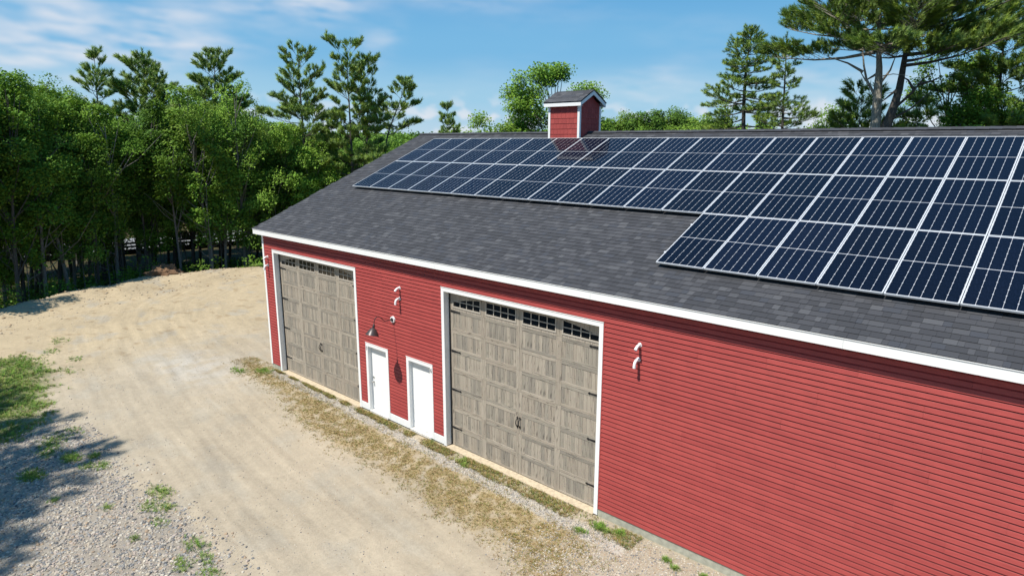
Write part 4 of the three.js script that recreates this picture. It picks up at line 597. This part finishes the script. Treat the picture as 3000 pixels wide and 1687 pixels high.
const woods = [
 [-20.0,1.1,-19.8,9.7,2.4,2.3,0.5,1], [-21.2,-1.8,-20.4,9.9,-2.1,2.4,0.42,1], [-20.3,-7.6,-20.4,11.3,-6.9,2.6,0.5,2], [-20.2,-9.9,-19.4,12.1,-10.1,2.2,0.35,2],
 [-21.2,-5.8,-20.5,8.1,-5.7,1.8,0.5,1], [-22.4,-4.0,-22.1,9.0,-4.6,2.0,0.45,0], [-19.8,-8.3,-20.1,6.8,-9.2,1.3,0.4,2], [-19.5,2.5,-19.8,10.2,1.6,2.2,0.45,0],
 [-18.7,4.0,-19.0,11.4,3.0,2.5,0.42,0], [-20.5,-0.5,-20.0,8.0,-0.7,1.6,0.45,1], [-20.0,-12.8,-19.5,9.2,-13.8,2.3,0.3,2], [-19.2,-15.1,-18.5,8.0,-15.4,1.8,0.3,2],
 [-18.8,6.6,-18.2,10.6,5.2,2.6,0.47,1], [-20.8,5.7,-20.3,9.9,4.3,2.7,0.37,2], [-20.2,5.0,-20.6,10.8,3.8,2.8,0.47,2], [-20.7,4.3,-20.7,10.0,3.2,2.6,0.39,1],
 [-20.9,3.4,-21.4,10.7,1.8,1.9,0.37,2], [-22.8,2.1,-22.8,10.2,1.1,2.5,0.37,0], [-22.0,1.3,-21.1,9.9,0.3,2.5,0.39,1], [-22.5,0.4,-21.9,9.5,-0.6,2.1,0.41,0],
 [-23.1,-0.6,-22.0,10.3,-1.9,2.2,0.45,1], [-25.1,-2.1,-24.5,8.0,-2.8,2.7,0.45,0], [-23.9,-2.8,-23.5,9.1,-3.6,2.8,0.41,0], [-24.0,-4.0,-23.4,7.9,-5.2,2.4,0.42,0],
 [-23.1,-4.7,-22.9,10.2,-5.5,2.5,0.38,0], [-23.6,-6.2,-23.8,11.0,-7.9,2.2,0.5,2], [-23.1,-7.4,-23.4,10.0,-8.1,2.3,0.39,1], [-22.3,-8.4,-21.5,9.6,-8.8,2.1,0.39,1],
 [-24.0,-10.4,-23.9,10.0,-12.0,2.3,0.49,2], [-21.0,-10.6,-20.4,9.7,-11.1,2.7,0.44,0], [-22.4,-13.0,-22.3,7.5,-14.2,2.4,0.45,2], [-21.0,-13.8,-19.8,7.5,-14.2,2.2,0.45,0],
 [-19.7,-15.0,-19.3,5.3,-15.5,2.0,0.38,2], [-19.7,-16.8,-19.8,6.2,-17.8,2.1,0.38,2], [-24.6,5.3,-24.6,10.4,3.9,2.7,0.37,2], [-24.7,4.1,-24.6,10.7,2.4,2.3,0.35,2],
 [-26.1,2.7,-26.5,11.0,1.5,2.2,0.45,2], [-25.2,1.9,-24.7,11.9,0.1,2.3,0.37,1], [-27.3,0.0,-27.1,10.8,-0.9,2.7,0.45,1], [-27.8,-1.4,-28.2,10.0,-2.4,2.7,0.37,1],
 [-26.1,-2.3,-25.9,9.2,-3.2,2.0,0.44,1], [-27.6,-4.1,-26.6,8.2,-5.0,1.9,0.38,2], [-27.9,-5.9,-27.9,9.7,-7.2,2.3,0.38,0], [-27.6,-7.9,-27.6,10.4,-9.2,2.2,0.47,1],
 [-28.1,-9.9,-28.0,10.5,-11.0,2.5,0.39,1], [-26.8,-11.0,-26.3,10.7,-11.4,2.0,0.45,0], [-24.5,-12.3,-24.7,9.8,-13.5,2.7,0.35,2], [-25.2,-14.3,-25.4,9.1,-15.0,1.9,0.34,0],
 [-25.2,-16.7,-25.1,8.8,-17.6,2.3,0.42,0], [-22.3,-17.6,-21.7,6.5,-18.0,2.6,0.43,2], [-28.4,5.2,-28.2,11.1,3.5,2.2,0.35,1], [-28.7,3.8,-28.3,11.3,2.3,2.8,0.36,1],
 [-28.5,2.7,-28.4,11.7,1.0,2.5,0.37,1], [-28.8,1.4,-29.0,11.2,-0.6,2.7,0.4,1], [-30.7,-0.8,-29.7,11.0,-2.0,2.4,0.33,0], [-30.0,-2.0,-29.2,11.0,-3.3,2.5,0.42,2],
 [-30.7,-4.0,-31.0,10.1,-5.0,2.2,0.34,0], [-32.2,-6.6,-32.6,9.7,-7.6,2.0,0.38,0], [-31.8,-8.8,-30.8,11.1,-10.1,2.4,0.39,0], [-31.2,-10.6,-31.2,11.5,-11.5,2.7,0.39,2],
 [-29.9,-12.8,-29.1,11.4,-13.6,1.9,0.44,0], [-28.1,-14.8,-27.5,10.8,-15.7,1.9,0.35,0], [-27.4,-17.3,-26.6,8.2,-18.4,2.5,0.45,2], [-27.9,-21.0,-28.4,7.0,-21.3,2.5,0.45,1],
 [-34.3,4.3,-33.8,11.7,2.9,2.4,0.41,2], [-35.0,1.8,-34.9,12.5,-0.3,2.7,0.43,0], [-36.0,-0.8,-34.8,12.0,-2.8,2.2,0.31,2], [-37.4,-3.6,-37.7,11.3,-4.8,2.5,0.35,2],
 [-36.0,-6.1,-35.7,9.1,-7.7,2.4,0.3,0], [-35.8,-9.0,-35.1,10.5,-9.6,2.3,0.32,1], [-35.9,-12.5,-35.1,11.1,-14.1,2.5,0.36,0], [-35.4,-16.5,-35.3,12.2,-17.6,2.5,0.41,2],
 [-32.9,-18.6,-33.1,9.4,-19.6,2.8,0.35,1], [-31.8,-22.7,-31.3,7.2,-22.6,2.2,0.31,1]
];
woods.forEach((w, i) => {
  const named = ['pale grey leaning forked tree at the far left edge of the woods', 'leafy tree with a pale trunk left of the soil mound', 'pale tree leaning left, with a fan of bare limbs, near the barn', 'slim pale tree rising behind the barn roof corner', 'slender tree on the rim just right of the soil mound', 'dark trunked leafy tree directly behind the soil mound', 'small bright green sapling beside the leaning pale tree'];
  const front = i < named.length;
  broadleaf({ name: 'leafy_tree', label: front ? named[i] : 'leafy green tree in the dense woods beyond the dirt yard', group: front ? undefined : 'trees of the left woods', x: w[0] - 3.6, z: w[1] - 0.6, tx: w[2] - 3.6, ty: w[3] + 0.2, tz: w[4] - 0.6, rx: front ? w[5] * 0.72 : w[5] * 0.8, low: front ? w[6] + 0.14 : w[6], tone: w[7], seed: 1000 + i * 7, bark: front && i !== 5 ? 0 : undefined, r: front && i < 4 ? 0.13 : undefined, bare: i === 2 ? 14 : i === 0 || i === 3 ? 9 : 4, fan: i < 4 ? 1.5 : 1, dens: front ? 0.65 : 0.85, lobes: front ? 15 : undefined });
});
// pines standing above the woods
const white = (f) => (f < 0.25 ? mix(2.2, 3.4, f / 0.25) : mix(3.4, 0.5, ((f - 0.25) / 0.75) ** 1.1)), leftPine = { r: 0.24, tuft: 0.5, per: 4, step: 0.04, spread: 0.36, brush: 8, bark: 1, dead: 5 };
pine({ ...leftPine, label: 'thin pine with a sparse open top, leftmost above the woods', x: -33.6, z: -4.6, tx: -33.4, ty: 14.6, tz: -5.3, low: 0.45, seed: 31, prof: (f) => white(f) * 0.62, gap: 0.25 });
pine({ ...leftPine, label: 'pine with a small tufted leader, second from the left above the woods', x: -34.6, z: -8, tx: -34.3, ty: 14.9, tz: -8.9, low: 0.42, seed: 32, prof: (f) => white(f) * 1.0 });
pine({ ...leftPine, label: 'broad bushy pine in the middle of the woods skyline', x: -32.8, z: -12.9, tx: -32.5, ty: 15.2, tz: -13.6, low: 0.45, seed: 33, prof: (f) => white(f) * 1.02 });
pine({ ...leftPine, label: 'tall round-topped pine with layered branches left of the barn ridge', x: -26, z: -17.4, tx: -26.1, ty: 15.3, tz: -17.3, low: 0.4, seed: 34, prof: (f) => (f < 0.55 ? 2.7 : mix(2.1, 0.9, (f - 0.55) / 0.45)), step: 0.05, gap: 0.05, el: (f) => -0.02 + 0.65 * f });
pine({ ...leftPine, label: 'tall pine with bare lower limbs and a rounded crown nearest the roof', x: -22.4, z: -19.3, tx: -22.4, ty: 14.9, tz: -19.3, low: 0.34, seed: 35, prof: (f) => (f < 0.6 ? 2.2 : 1.9 - 1.2 * (f - 0.6)), gap: 0.3, step: 0.05, bareTo: 0.5, el: (f) => 0.15 + 0.6 * f });
pine({ ...leftPine, label: 'slim pine stem close beside the round-crowned pine', x: -22.5, z: -20.1, tx: -21.9, ty: 14.3, tz: -20.9, low: 0.5, seed: 36, prof: (f) => 1.7 - 1.0 * f, gap: 0.2, step: 0.05, bareTo: 0.45, el: (f) => 0.2 + 0.6 * f, r: 0.18 });
pine({ ...leftPine, label: 'small wind-bent pine leaning right beyond the roof edge', x: -22.7, z: -22.3, path: [[-22.7, -0.2, -22.3], [-22.6, 5, -22.6], [-22.4, 8.5, -22.8], [-21.9, 11, -23.6], [-21.4, 13.1, -24.3]], low: 0.55, seed: 37, prof: (f) => 1.9 - 1.3 * f, gap: 0.25, step: 0.055, bareTo: 0.45, r: 0.14 });
pine({ ...leftPine, label: 'small pine with a spiky top peeking over the ridge left of the cupola', x: -23.6, z: -30.7, tx: -23.6, ty: 11.4, tz: -30.7, low: 0.5, seed: 38, prof: (f) => (f < 0.45 ? 1.9 : mix(0.9, 0.4, (f - 0.45) / 0.55)), r: 0.12, step: 0.06 });
for (const [x, z, y, s] of [[-29.5, -9.2, 10.8, 51], [-31.5, -1.5, 10.5, 52], [-25.8, -13.6, 8.8, 53], [-19.6, -19.6, 7.2, 54], [-16.8, -21.6, 6.6, 55], [-21.5, -24.5, 7.4, 56], [-14, -24.5, 6.9, 57], [-18, -28, 7.8, 58]]) pine({ ...leftPine, name: 'young_pine', label: 'young bright green pine among the leafy trees of the woods', group: 'young pines in the woods', x, z, tx: x + 0.1, ty: y, tz: z, low: 0.18, seed: s, prof: (f) => mix(2.3, 0.4, f), r: 0.14, dead: 0, dens: 9 });

// behind the barn
broadleaf({ label: 'broad leafy tree rising directly behind the cupola', x: -2.2, z: -19.5, tx: -1.6, ty: 12.3, tz: -19.2, rx: 3.0, low: 0.62, tone: 1, seed: 71, clump: nearClump, lobes: 27, bare: 14, dens: 1.15, bark: 1 });
broadleaf({ label: 'low leafy tree left of the cupola, just above the ridge', x: -6.0, z: -19.5, tx: -5.6, ty: 9.5, tz: -18.6, rx: 2.2, low: 0.66, tone: 2, seed: 72, clump: nearClump, lobes: 18, bark: 1 });
for (let i = 0; i < 15; i++) { const k = i / 14, q = rng(600 + i), x = mix(-19.5, -6, k) + q(), z = mix(-44, -55, k) + 3 * q(); broadleaf({ name: 'leafy_tree', label: 'leafy tree in the row showing low over the roof ridge', group: 'treeline behind the barn', x, z, tx: x, ty: 9.3 + 1.7 * q(), tz: z, rx: 2.6, low: 0.6, tone: i % 3, seed: 620 + i, leaf: 1.2, dens: 0.8 }); }
const spruce = { r: 0.24, tuft: 0.36, step: 0.03, bark: 1, per: 4, brush: 6, lift: 0.18 };
pine({ ...spruce, name: 'spruce_tree', label: 'shaggy spruce with its tip bent to the right, left of a pair', x: 4.0, z: -32.3, path: [[4, -0.2, -32.3], [4, 6, -32.3], [3.7, 11, -32.3], [3.7, 13.6, -32.3], [3.95, 15.4, -32.2]], low: 0.42, seed: 81, prof: (f) => mix(3.1, 0.3, f ** 0.62), el: (f) => -0.12 + 0.35 * f, gap: 0.06, spread: 0.3 });
pine({ ...spruce, name: 'spruce_tree', label: 'narrow pointed spruce, right of the pair', x: 6.5, z: -32.1, tx: 6.3, ty: 14.7, tz: -31.9, low: 0.5, seed: 82, prof: (f) => mix(1.9, 0.3, f ** 0.9), el: (f) => -0.15 + 0.45 * f, spread: 0.3 });
broadleaf({ label: 'rounded bush-like tree at the foot of the two spruces', x: 0.6, z: -34, tx: 0.6, ty: 9.9, tz: -34, rx: 2.2, low: 0.55, tone: 2, seed: 84 });
broadleaf({ label: 'low green treetop between the spruces and the great pine', x: 9.2, z: -32, tx: 9.4, ty: 9.9, tz: -32, rx: 1.5, low: 0.6, tone: 1, seed: 85 });
// the great pine: two trunks from one root
const bigProf = (f) => 4.6 - 2.4 * f, big = { r: 0.36, tuft: 0.4, step: 0.036, per: 3, fine: true, brush: 9, twigs: 4.2, spread: 0.34, bareTo: 0.25 };
pine({ ...big, label: 'tall pine with a pale lichened trunk, left one of the great pair', bark: 2, x: 13.3, z: -25.9, path: [[13.3, -0.2, -25.9], [13.3, 6, -25.9], [13.3, 9, -25.9], [13.2, 10.9, -25.9], [13.15, 11.9, -25.9], [13.0, 13, -25.85], [12.9, 14.9, -25.8], [12.6, 19.2, -25.6]], low: 0.7, seed: 91, prof: bigProf, el: (f) => 0.05 + 0.5 * f,
  limbs: [[12.9, 12.6, -25.8, 3.5, -0.02, 5.4, 0.1, 0.42], [12.9, 13.3, -25.8, 3.2, 0.2, 4.4, 0.09, 0.3], [12.1, 13.4, -25.7, 2.9, 0.1, 3.2, 0.07, 0.2], [13, 12.9, -25.8, 2.2, 0.05, 3.0, 0.07, 0.3]],
  snags: [[[13.1, 10.6, -25.85], [12.7, 11.3, -25.7], [12.5, 12.0, -25.7], [12.35, 12.9, -25.65], [12.0, 13.9, -25.6]], [[12.5, 11.7, -25.7], [11.8, 12.15, -25.5], [10.9, 12.5, -25.3]], [[13.2, 10.5, -25.9], [13.5, 10.3, -25.7], [13.45, 9.9, -25.5], [13.35, 9.5, -25.4]], [[13.2, 11, -25.9], [13.7, 11.7, -25.7], [13.9, 12.4, -25.6]], [[13.1, 11.6, -25.9], [12.6, 11.3, -25.9], [12.2, 11.9, -26.0]]], dead: 3 });
pine({ ...big, label: 'tall dark pine leaning right, right one of the great pair', bark: 1, x: 13.7, z: -26.0, path: [[13.5, -0.2, -26], [13.5, 6, -26], [13.65, 8.6, -26], [13.9, 9.7, -26.05], [14.1, 10.8, -26.1], [14.15, 12, -26.1], [14.2, 13, -26.1], [14.3, 14.6, -26.1], [14.6, 18.8, -26.1]], low: 0.68, seed: 92, prof: bigProf, el: (f) => 0.0 + 0.5 * f,
  limbs: [[14.15, 12.4, -26.1, -0.15, 0.1, 5.4, 0.1, 0.15], [14.15, 12.1, -26, 0.9, -0.02, 3.4, 0.09, 0.2], [14.2, 13.4, -26.1, 0.2, 0.16, 5.2, 0.1, 0.2], [14.15, 11.9, -26, 0.35, 0.06, 4.4, 0.09, 0.25], [14.15, 12.9, -26, 1.3, 0.1, 3.4, 0.08, 0.2], [14.2, 14.4, -26.1, -0.3, 0.25, 4.6, 0.09, 0.2]],
  snags: [[[14.0, 9.9, -26], [14.7, 10.6, -25.9], [15.1, 11.2, -25.8], [15.4, 11.4, -25.8]], [[13.95, 9.4, -26], [14.8, 9.9, -25.8], [15.6, 10.7, -25.7]], [[15.0, 11, -25.8], [15.5, 11.1, -25.8], [15.9, 11.3, -25.7]], [[14.1, 10.9, -26.1], [13.7, 10.5, -26], [13.4, 10.2, -25.9]], [[14.8, 10.7, -25.9], [14.5, 11.2, -25.8], [14.2, 11.4, -25.8]]], dead: 2 });
pine({ ...leftPine, label: 'small scrubby pine at the left foot of the great pine pair', x: 11.4, z: -29.6, tx: 11.6, ty: 11.2, tz: -29.4, low: 0.5, seed: 93, prof: (f) => 2.0 - 1.2 * f, r: 0.12, dens: 11, step: 0.06, bark: 0, bareTo: 0.4 });
pine({ ...leftPine, label: 'dark low pine bough clump right behind the great pine pair', x: 14.6, z: -28.5, tx: 14.6, ty: 10.6, tz: -28.4, low: 0.62, seed: 94, prof: (f) => 1.3 - 0.7 * f, r: 0.12, dens: 11, step: 0.06 });
broadleaf({ label: 'airy leafy tree right of the great pine pair', x: 15.6, z: -32.0, tx: 15.3, ty: 13.0, tz: -32.0, rx: 2.2, low: 0.56, tone: 1, seed: 95, clump: nearClump, lobes: 28, dens: 0.8 });
broadleaf({ label: 'dense rounded treetop at the lower right edge of the sky', x: 18.6, z: -32.8, tx: 18.4, ty: 11.2, tz: -32.6, rx: 2.5, low: 0.64, tone: 2, seed: 96, clump: nearClump, lobes: 28 });
broadleaf({ label: 'low spreading treetop just above the ridge, right of the great pines', x: 15.6, z: -29.6, tx: 15.9, ty: 9.9, tz: -29.6, rx: 1.8, low: 0.6, tone: 2, seed: 97, clump: nearClump, lobes: 16, dens: 0.8 });
pine({ ...leftPine, label: 'tall open pine at the right edge, behind the leafy tree', x: 17.6, z: -33.4, tx: 17.0, ty: 16.2, tz: -33.2, low: 0.5, seed: 98, prof: (f) => 2.9 - 1.8 * f, dens: 10, r: 0.22, gap: 0.15 });
pine({ ...leftPine, label: 'tall pine furthest right, cut by the frame', x: 20.2, z: -36.0, tx: 20.0, ty: 15.4, tz: -36.0, low: 0.45, seed: 99, prof: (f) => 3.2 - 2.2 * f, dens: 9 });
// pines to the left of the yard, outside the picture, whose shade falls on the gravel
for (const [x, z, y, s] of [[1.0, 17.2, 17.3, 111], [-2.0, 16.4, 16.6, 112], [-5.4, 17.2, 16, 113], [2.5, 18.4, 17.5, 114], [4.4, 20.0, 18, 116]]) pine({ ...leftPine, label: 'tall pine shading the gravel from outside the left of the view', group: 'pines beside the yard', x, z, tx: x + 0.2, ty: y, tz: z, low: 0.4, seed: s, prof: (f) => 3.4 - 2.6 * f, gap: 0.2, step: 0.05 });
broadleaf({ label: 'leafy tree at the yard rim just outside the left of the view', x: -18.6, z: 8.2, tx: -18.4, ty: 8.6, tz: 8.0, rx: 2.2, low: 0.35, tone: 1, seed: 115 });

// undergrowth on the bank, woods beyond the road, far forest
{
  const r = rng(512), under = [], far = [], o = V(0, 0, 0);
  for (let i = 0; i < 1500; i++) { const z = -16 + r() * 26, d = 1.6 + 11 * r(), x = edgeX(z) - d, h = r() ** 2 * 1.1; if (n2(x / 2, z / 2) < -0.05) continue; const c = leafTones[Math.floor(r() * 3)][Math.floor(r() * 3)]; under.push({ p: V(x, groundY(x, z) + 0.15 + h, z), q: new THREE.Quaternion().setFromAxisAngle(UP, r() * 6.3), s: 0.6 + 0.6 * r(), c: lin(...c) }); }
  const u = crownMesh(scene, clumps[0], leafM, under); u.name = 'undergrowth'; Object.assign(u.userData, { label: 'low leafy undergrowth on the bank below the woods', category: 'undergrowth' });
  for (let i = 0; i < 9000; i++) { const az = 0.62 + r() * 0.95, D = 92 + 30 * r(), x = 22.25 - Math.sin(az) * D, z = 11 - Math.cos(az) * D, h = Math.pow(r(), 0.8) * (9.5 + 2.5 * n2(az * 20, D / 20)); const c = leafTones[Math.floor(r() * 3)][Math.floor(r() * 3)]; far.push({ p: V(x, -2 + h, z), q: new THREE.Quaternion().setFromAxisAngle(UP, r() * 6.3), s: 2.2 + 1.6 * r(), c: lin(...c) }); }
  const m = crownMesh(scene, clumps[1], leafM, far); m.name = 'roadside_woods'; Object.assign(m.userData, { label: 'mass of woods on the far side of the road', category: 'woods' });
  const hill = []; for (let i = 0; i < 16000; i++) { const az = -0.35 + r() * 2.0, D = 190 + 330 * r() ** 1.3, x = 22.25 - Math.sin(az) * D, z = 11 - Math.cos(az) * D, crown = n2b(x / 9, z / 9), h = 5.5 + 0.016 * D + 2.4 * crown - 3.5 * r() * r(); const c = leafTones[Math.floor(r() * 2)][Math.floor(r() * 3)]; hill.push({ p: V(x, h - 2, z), q: new THREE.Quaternion().setFromAxisAngle(UP, r() * 6.3), s: 5 + 3.5 * r(), c: lin(...c) }); }
  const hm = crownMesh(scene, clumps[0], leafM, hill); hm.name = 'distant_forest'; Object.assign(hm.userData, { label: 'distant forest canopy along the horizon', category: 'forest' });
}
// road and guard rail seen through the trunks
{
  const A = V(-52, -1.55, 14), B = V(-40, -1.55, -42), dir = B.clone().sub(A).normalize(), nrm = V(-dir.z, 0, dir.x), pts = [];
  const strip = (o0, o1, y) => { const a = A.clone().addScaledVector(dir, -25), b = B.clone().addScaledVector(dir, 15), q = [a.clone().addScaledVector(nrm, o0), b.clone().addScaledVector(nrm, o0), b.clone().addScaledVector(nrm, o1), a.clone().addScaledVector(nrm, o1)], pos = []; for (const i of [0, 1, 2, 0, 2, 3]) pos.push(q[i].x, y, q[i].z); const g = fromTris(pos); if (g.attributes.normal.getY(0) < 0) { const p = g.attributes.position; for (const k of [0, 3]) { const x = p.getX(k + 1), z = p.getZ(k + 1); p.setXYZ(k + 1, p.getX(k + 2), y, p.getZ(k + 2)); p.setXYZ(k + 2, x, y, z); } g.computeVertexNormals(); } return g; };
  structure(mesh('road', strip(-4, 4, -1.35), M(lin(0.2, 0.2, 0.205), 0.9), scene));
  structure(mesh('road_line', strip(-0.08, 0.08, -1.344), M(lin(0.6, 0.45, 0.08), 0.8), scene));
  const side = nrm.x > 0 ? 1 : -1, g = thing('guard_rail', 'weathered roadside guard rail seen between the trunks', 'guard rail', [A.x, -1.45, A.z]), wood = M(lin(0.16, 0.13, 0.1), 0.9), L = A.distanceTo(B);
  const yaw = Math.atan2(-dir.z, dir.x), gr = (x0, x1, y0, y1, z0, z1) => box(x0, x1, y0, y1, z0, z1);
  g.rotation.y = yaw; const off = 4.8 * (Math.sign(V(0, 0, 1).applyAxisAngle(UP, yaw).x) || 1);
  for (const y of [0.45, 0.75]) mesh('rail', gr(0, L, y - 0.09, y + 0.09, off - 0.04, off + 0.04), wood, g);
  for (let x = 0; x < L; x += 2.5) mesh('post', gr(x - 0.08, x + 0.08, -0.3, 0.9, off - 0.16, off - 0.05), wood, g);
}
// slender saplings along the rim
{ const r = rng(909); for (let i = 0; i < 22; i++) { const z = mix(4.5, -12, (i + r()) / 22), x = edgeX(z) - 3.6 - 4 * r(), h = 3.4 + 4.2 * r(); broadleaf({ name: 'slender_sapling', label: 'slender sapling with sparse bright leaves between the trunks at the rim', group: 'saplings along the rim of the yard', x, z, tx: x + (r() - 0.5) * 1.2, ty: h - 1.0, tz: z + (r() - 0.5) * 1.2, rx: 0.9 + 0.5 * r(), low: 0.5, tone: 1 + (i % 2), seed: 930 + i, r: 0.035 + 0.02 * r(), lobes: 7, dens: 0.7, bark: i % 2, bare: 3 }); } }
renderer.render(scene, camera);
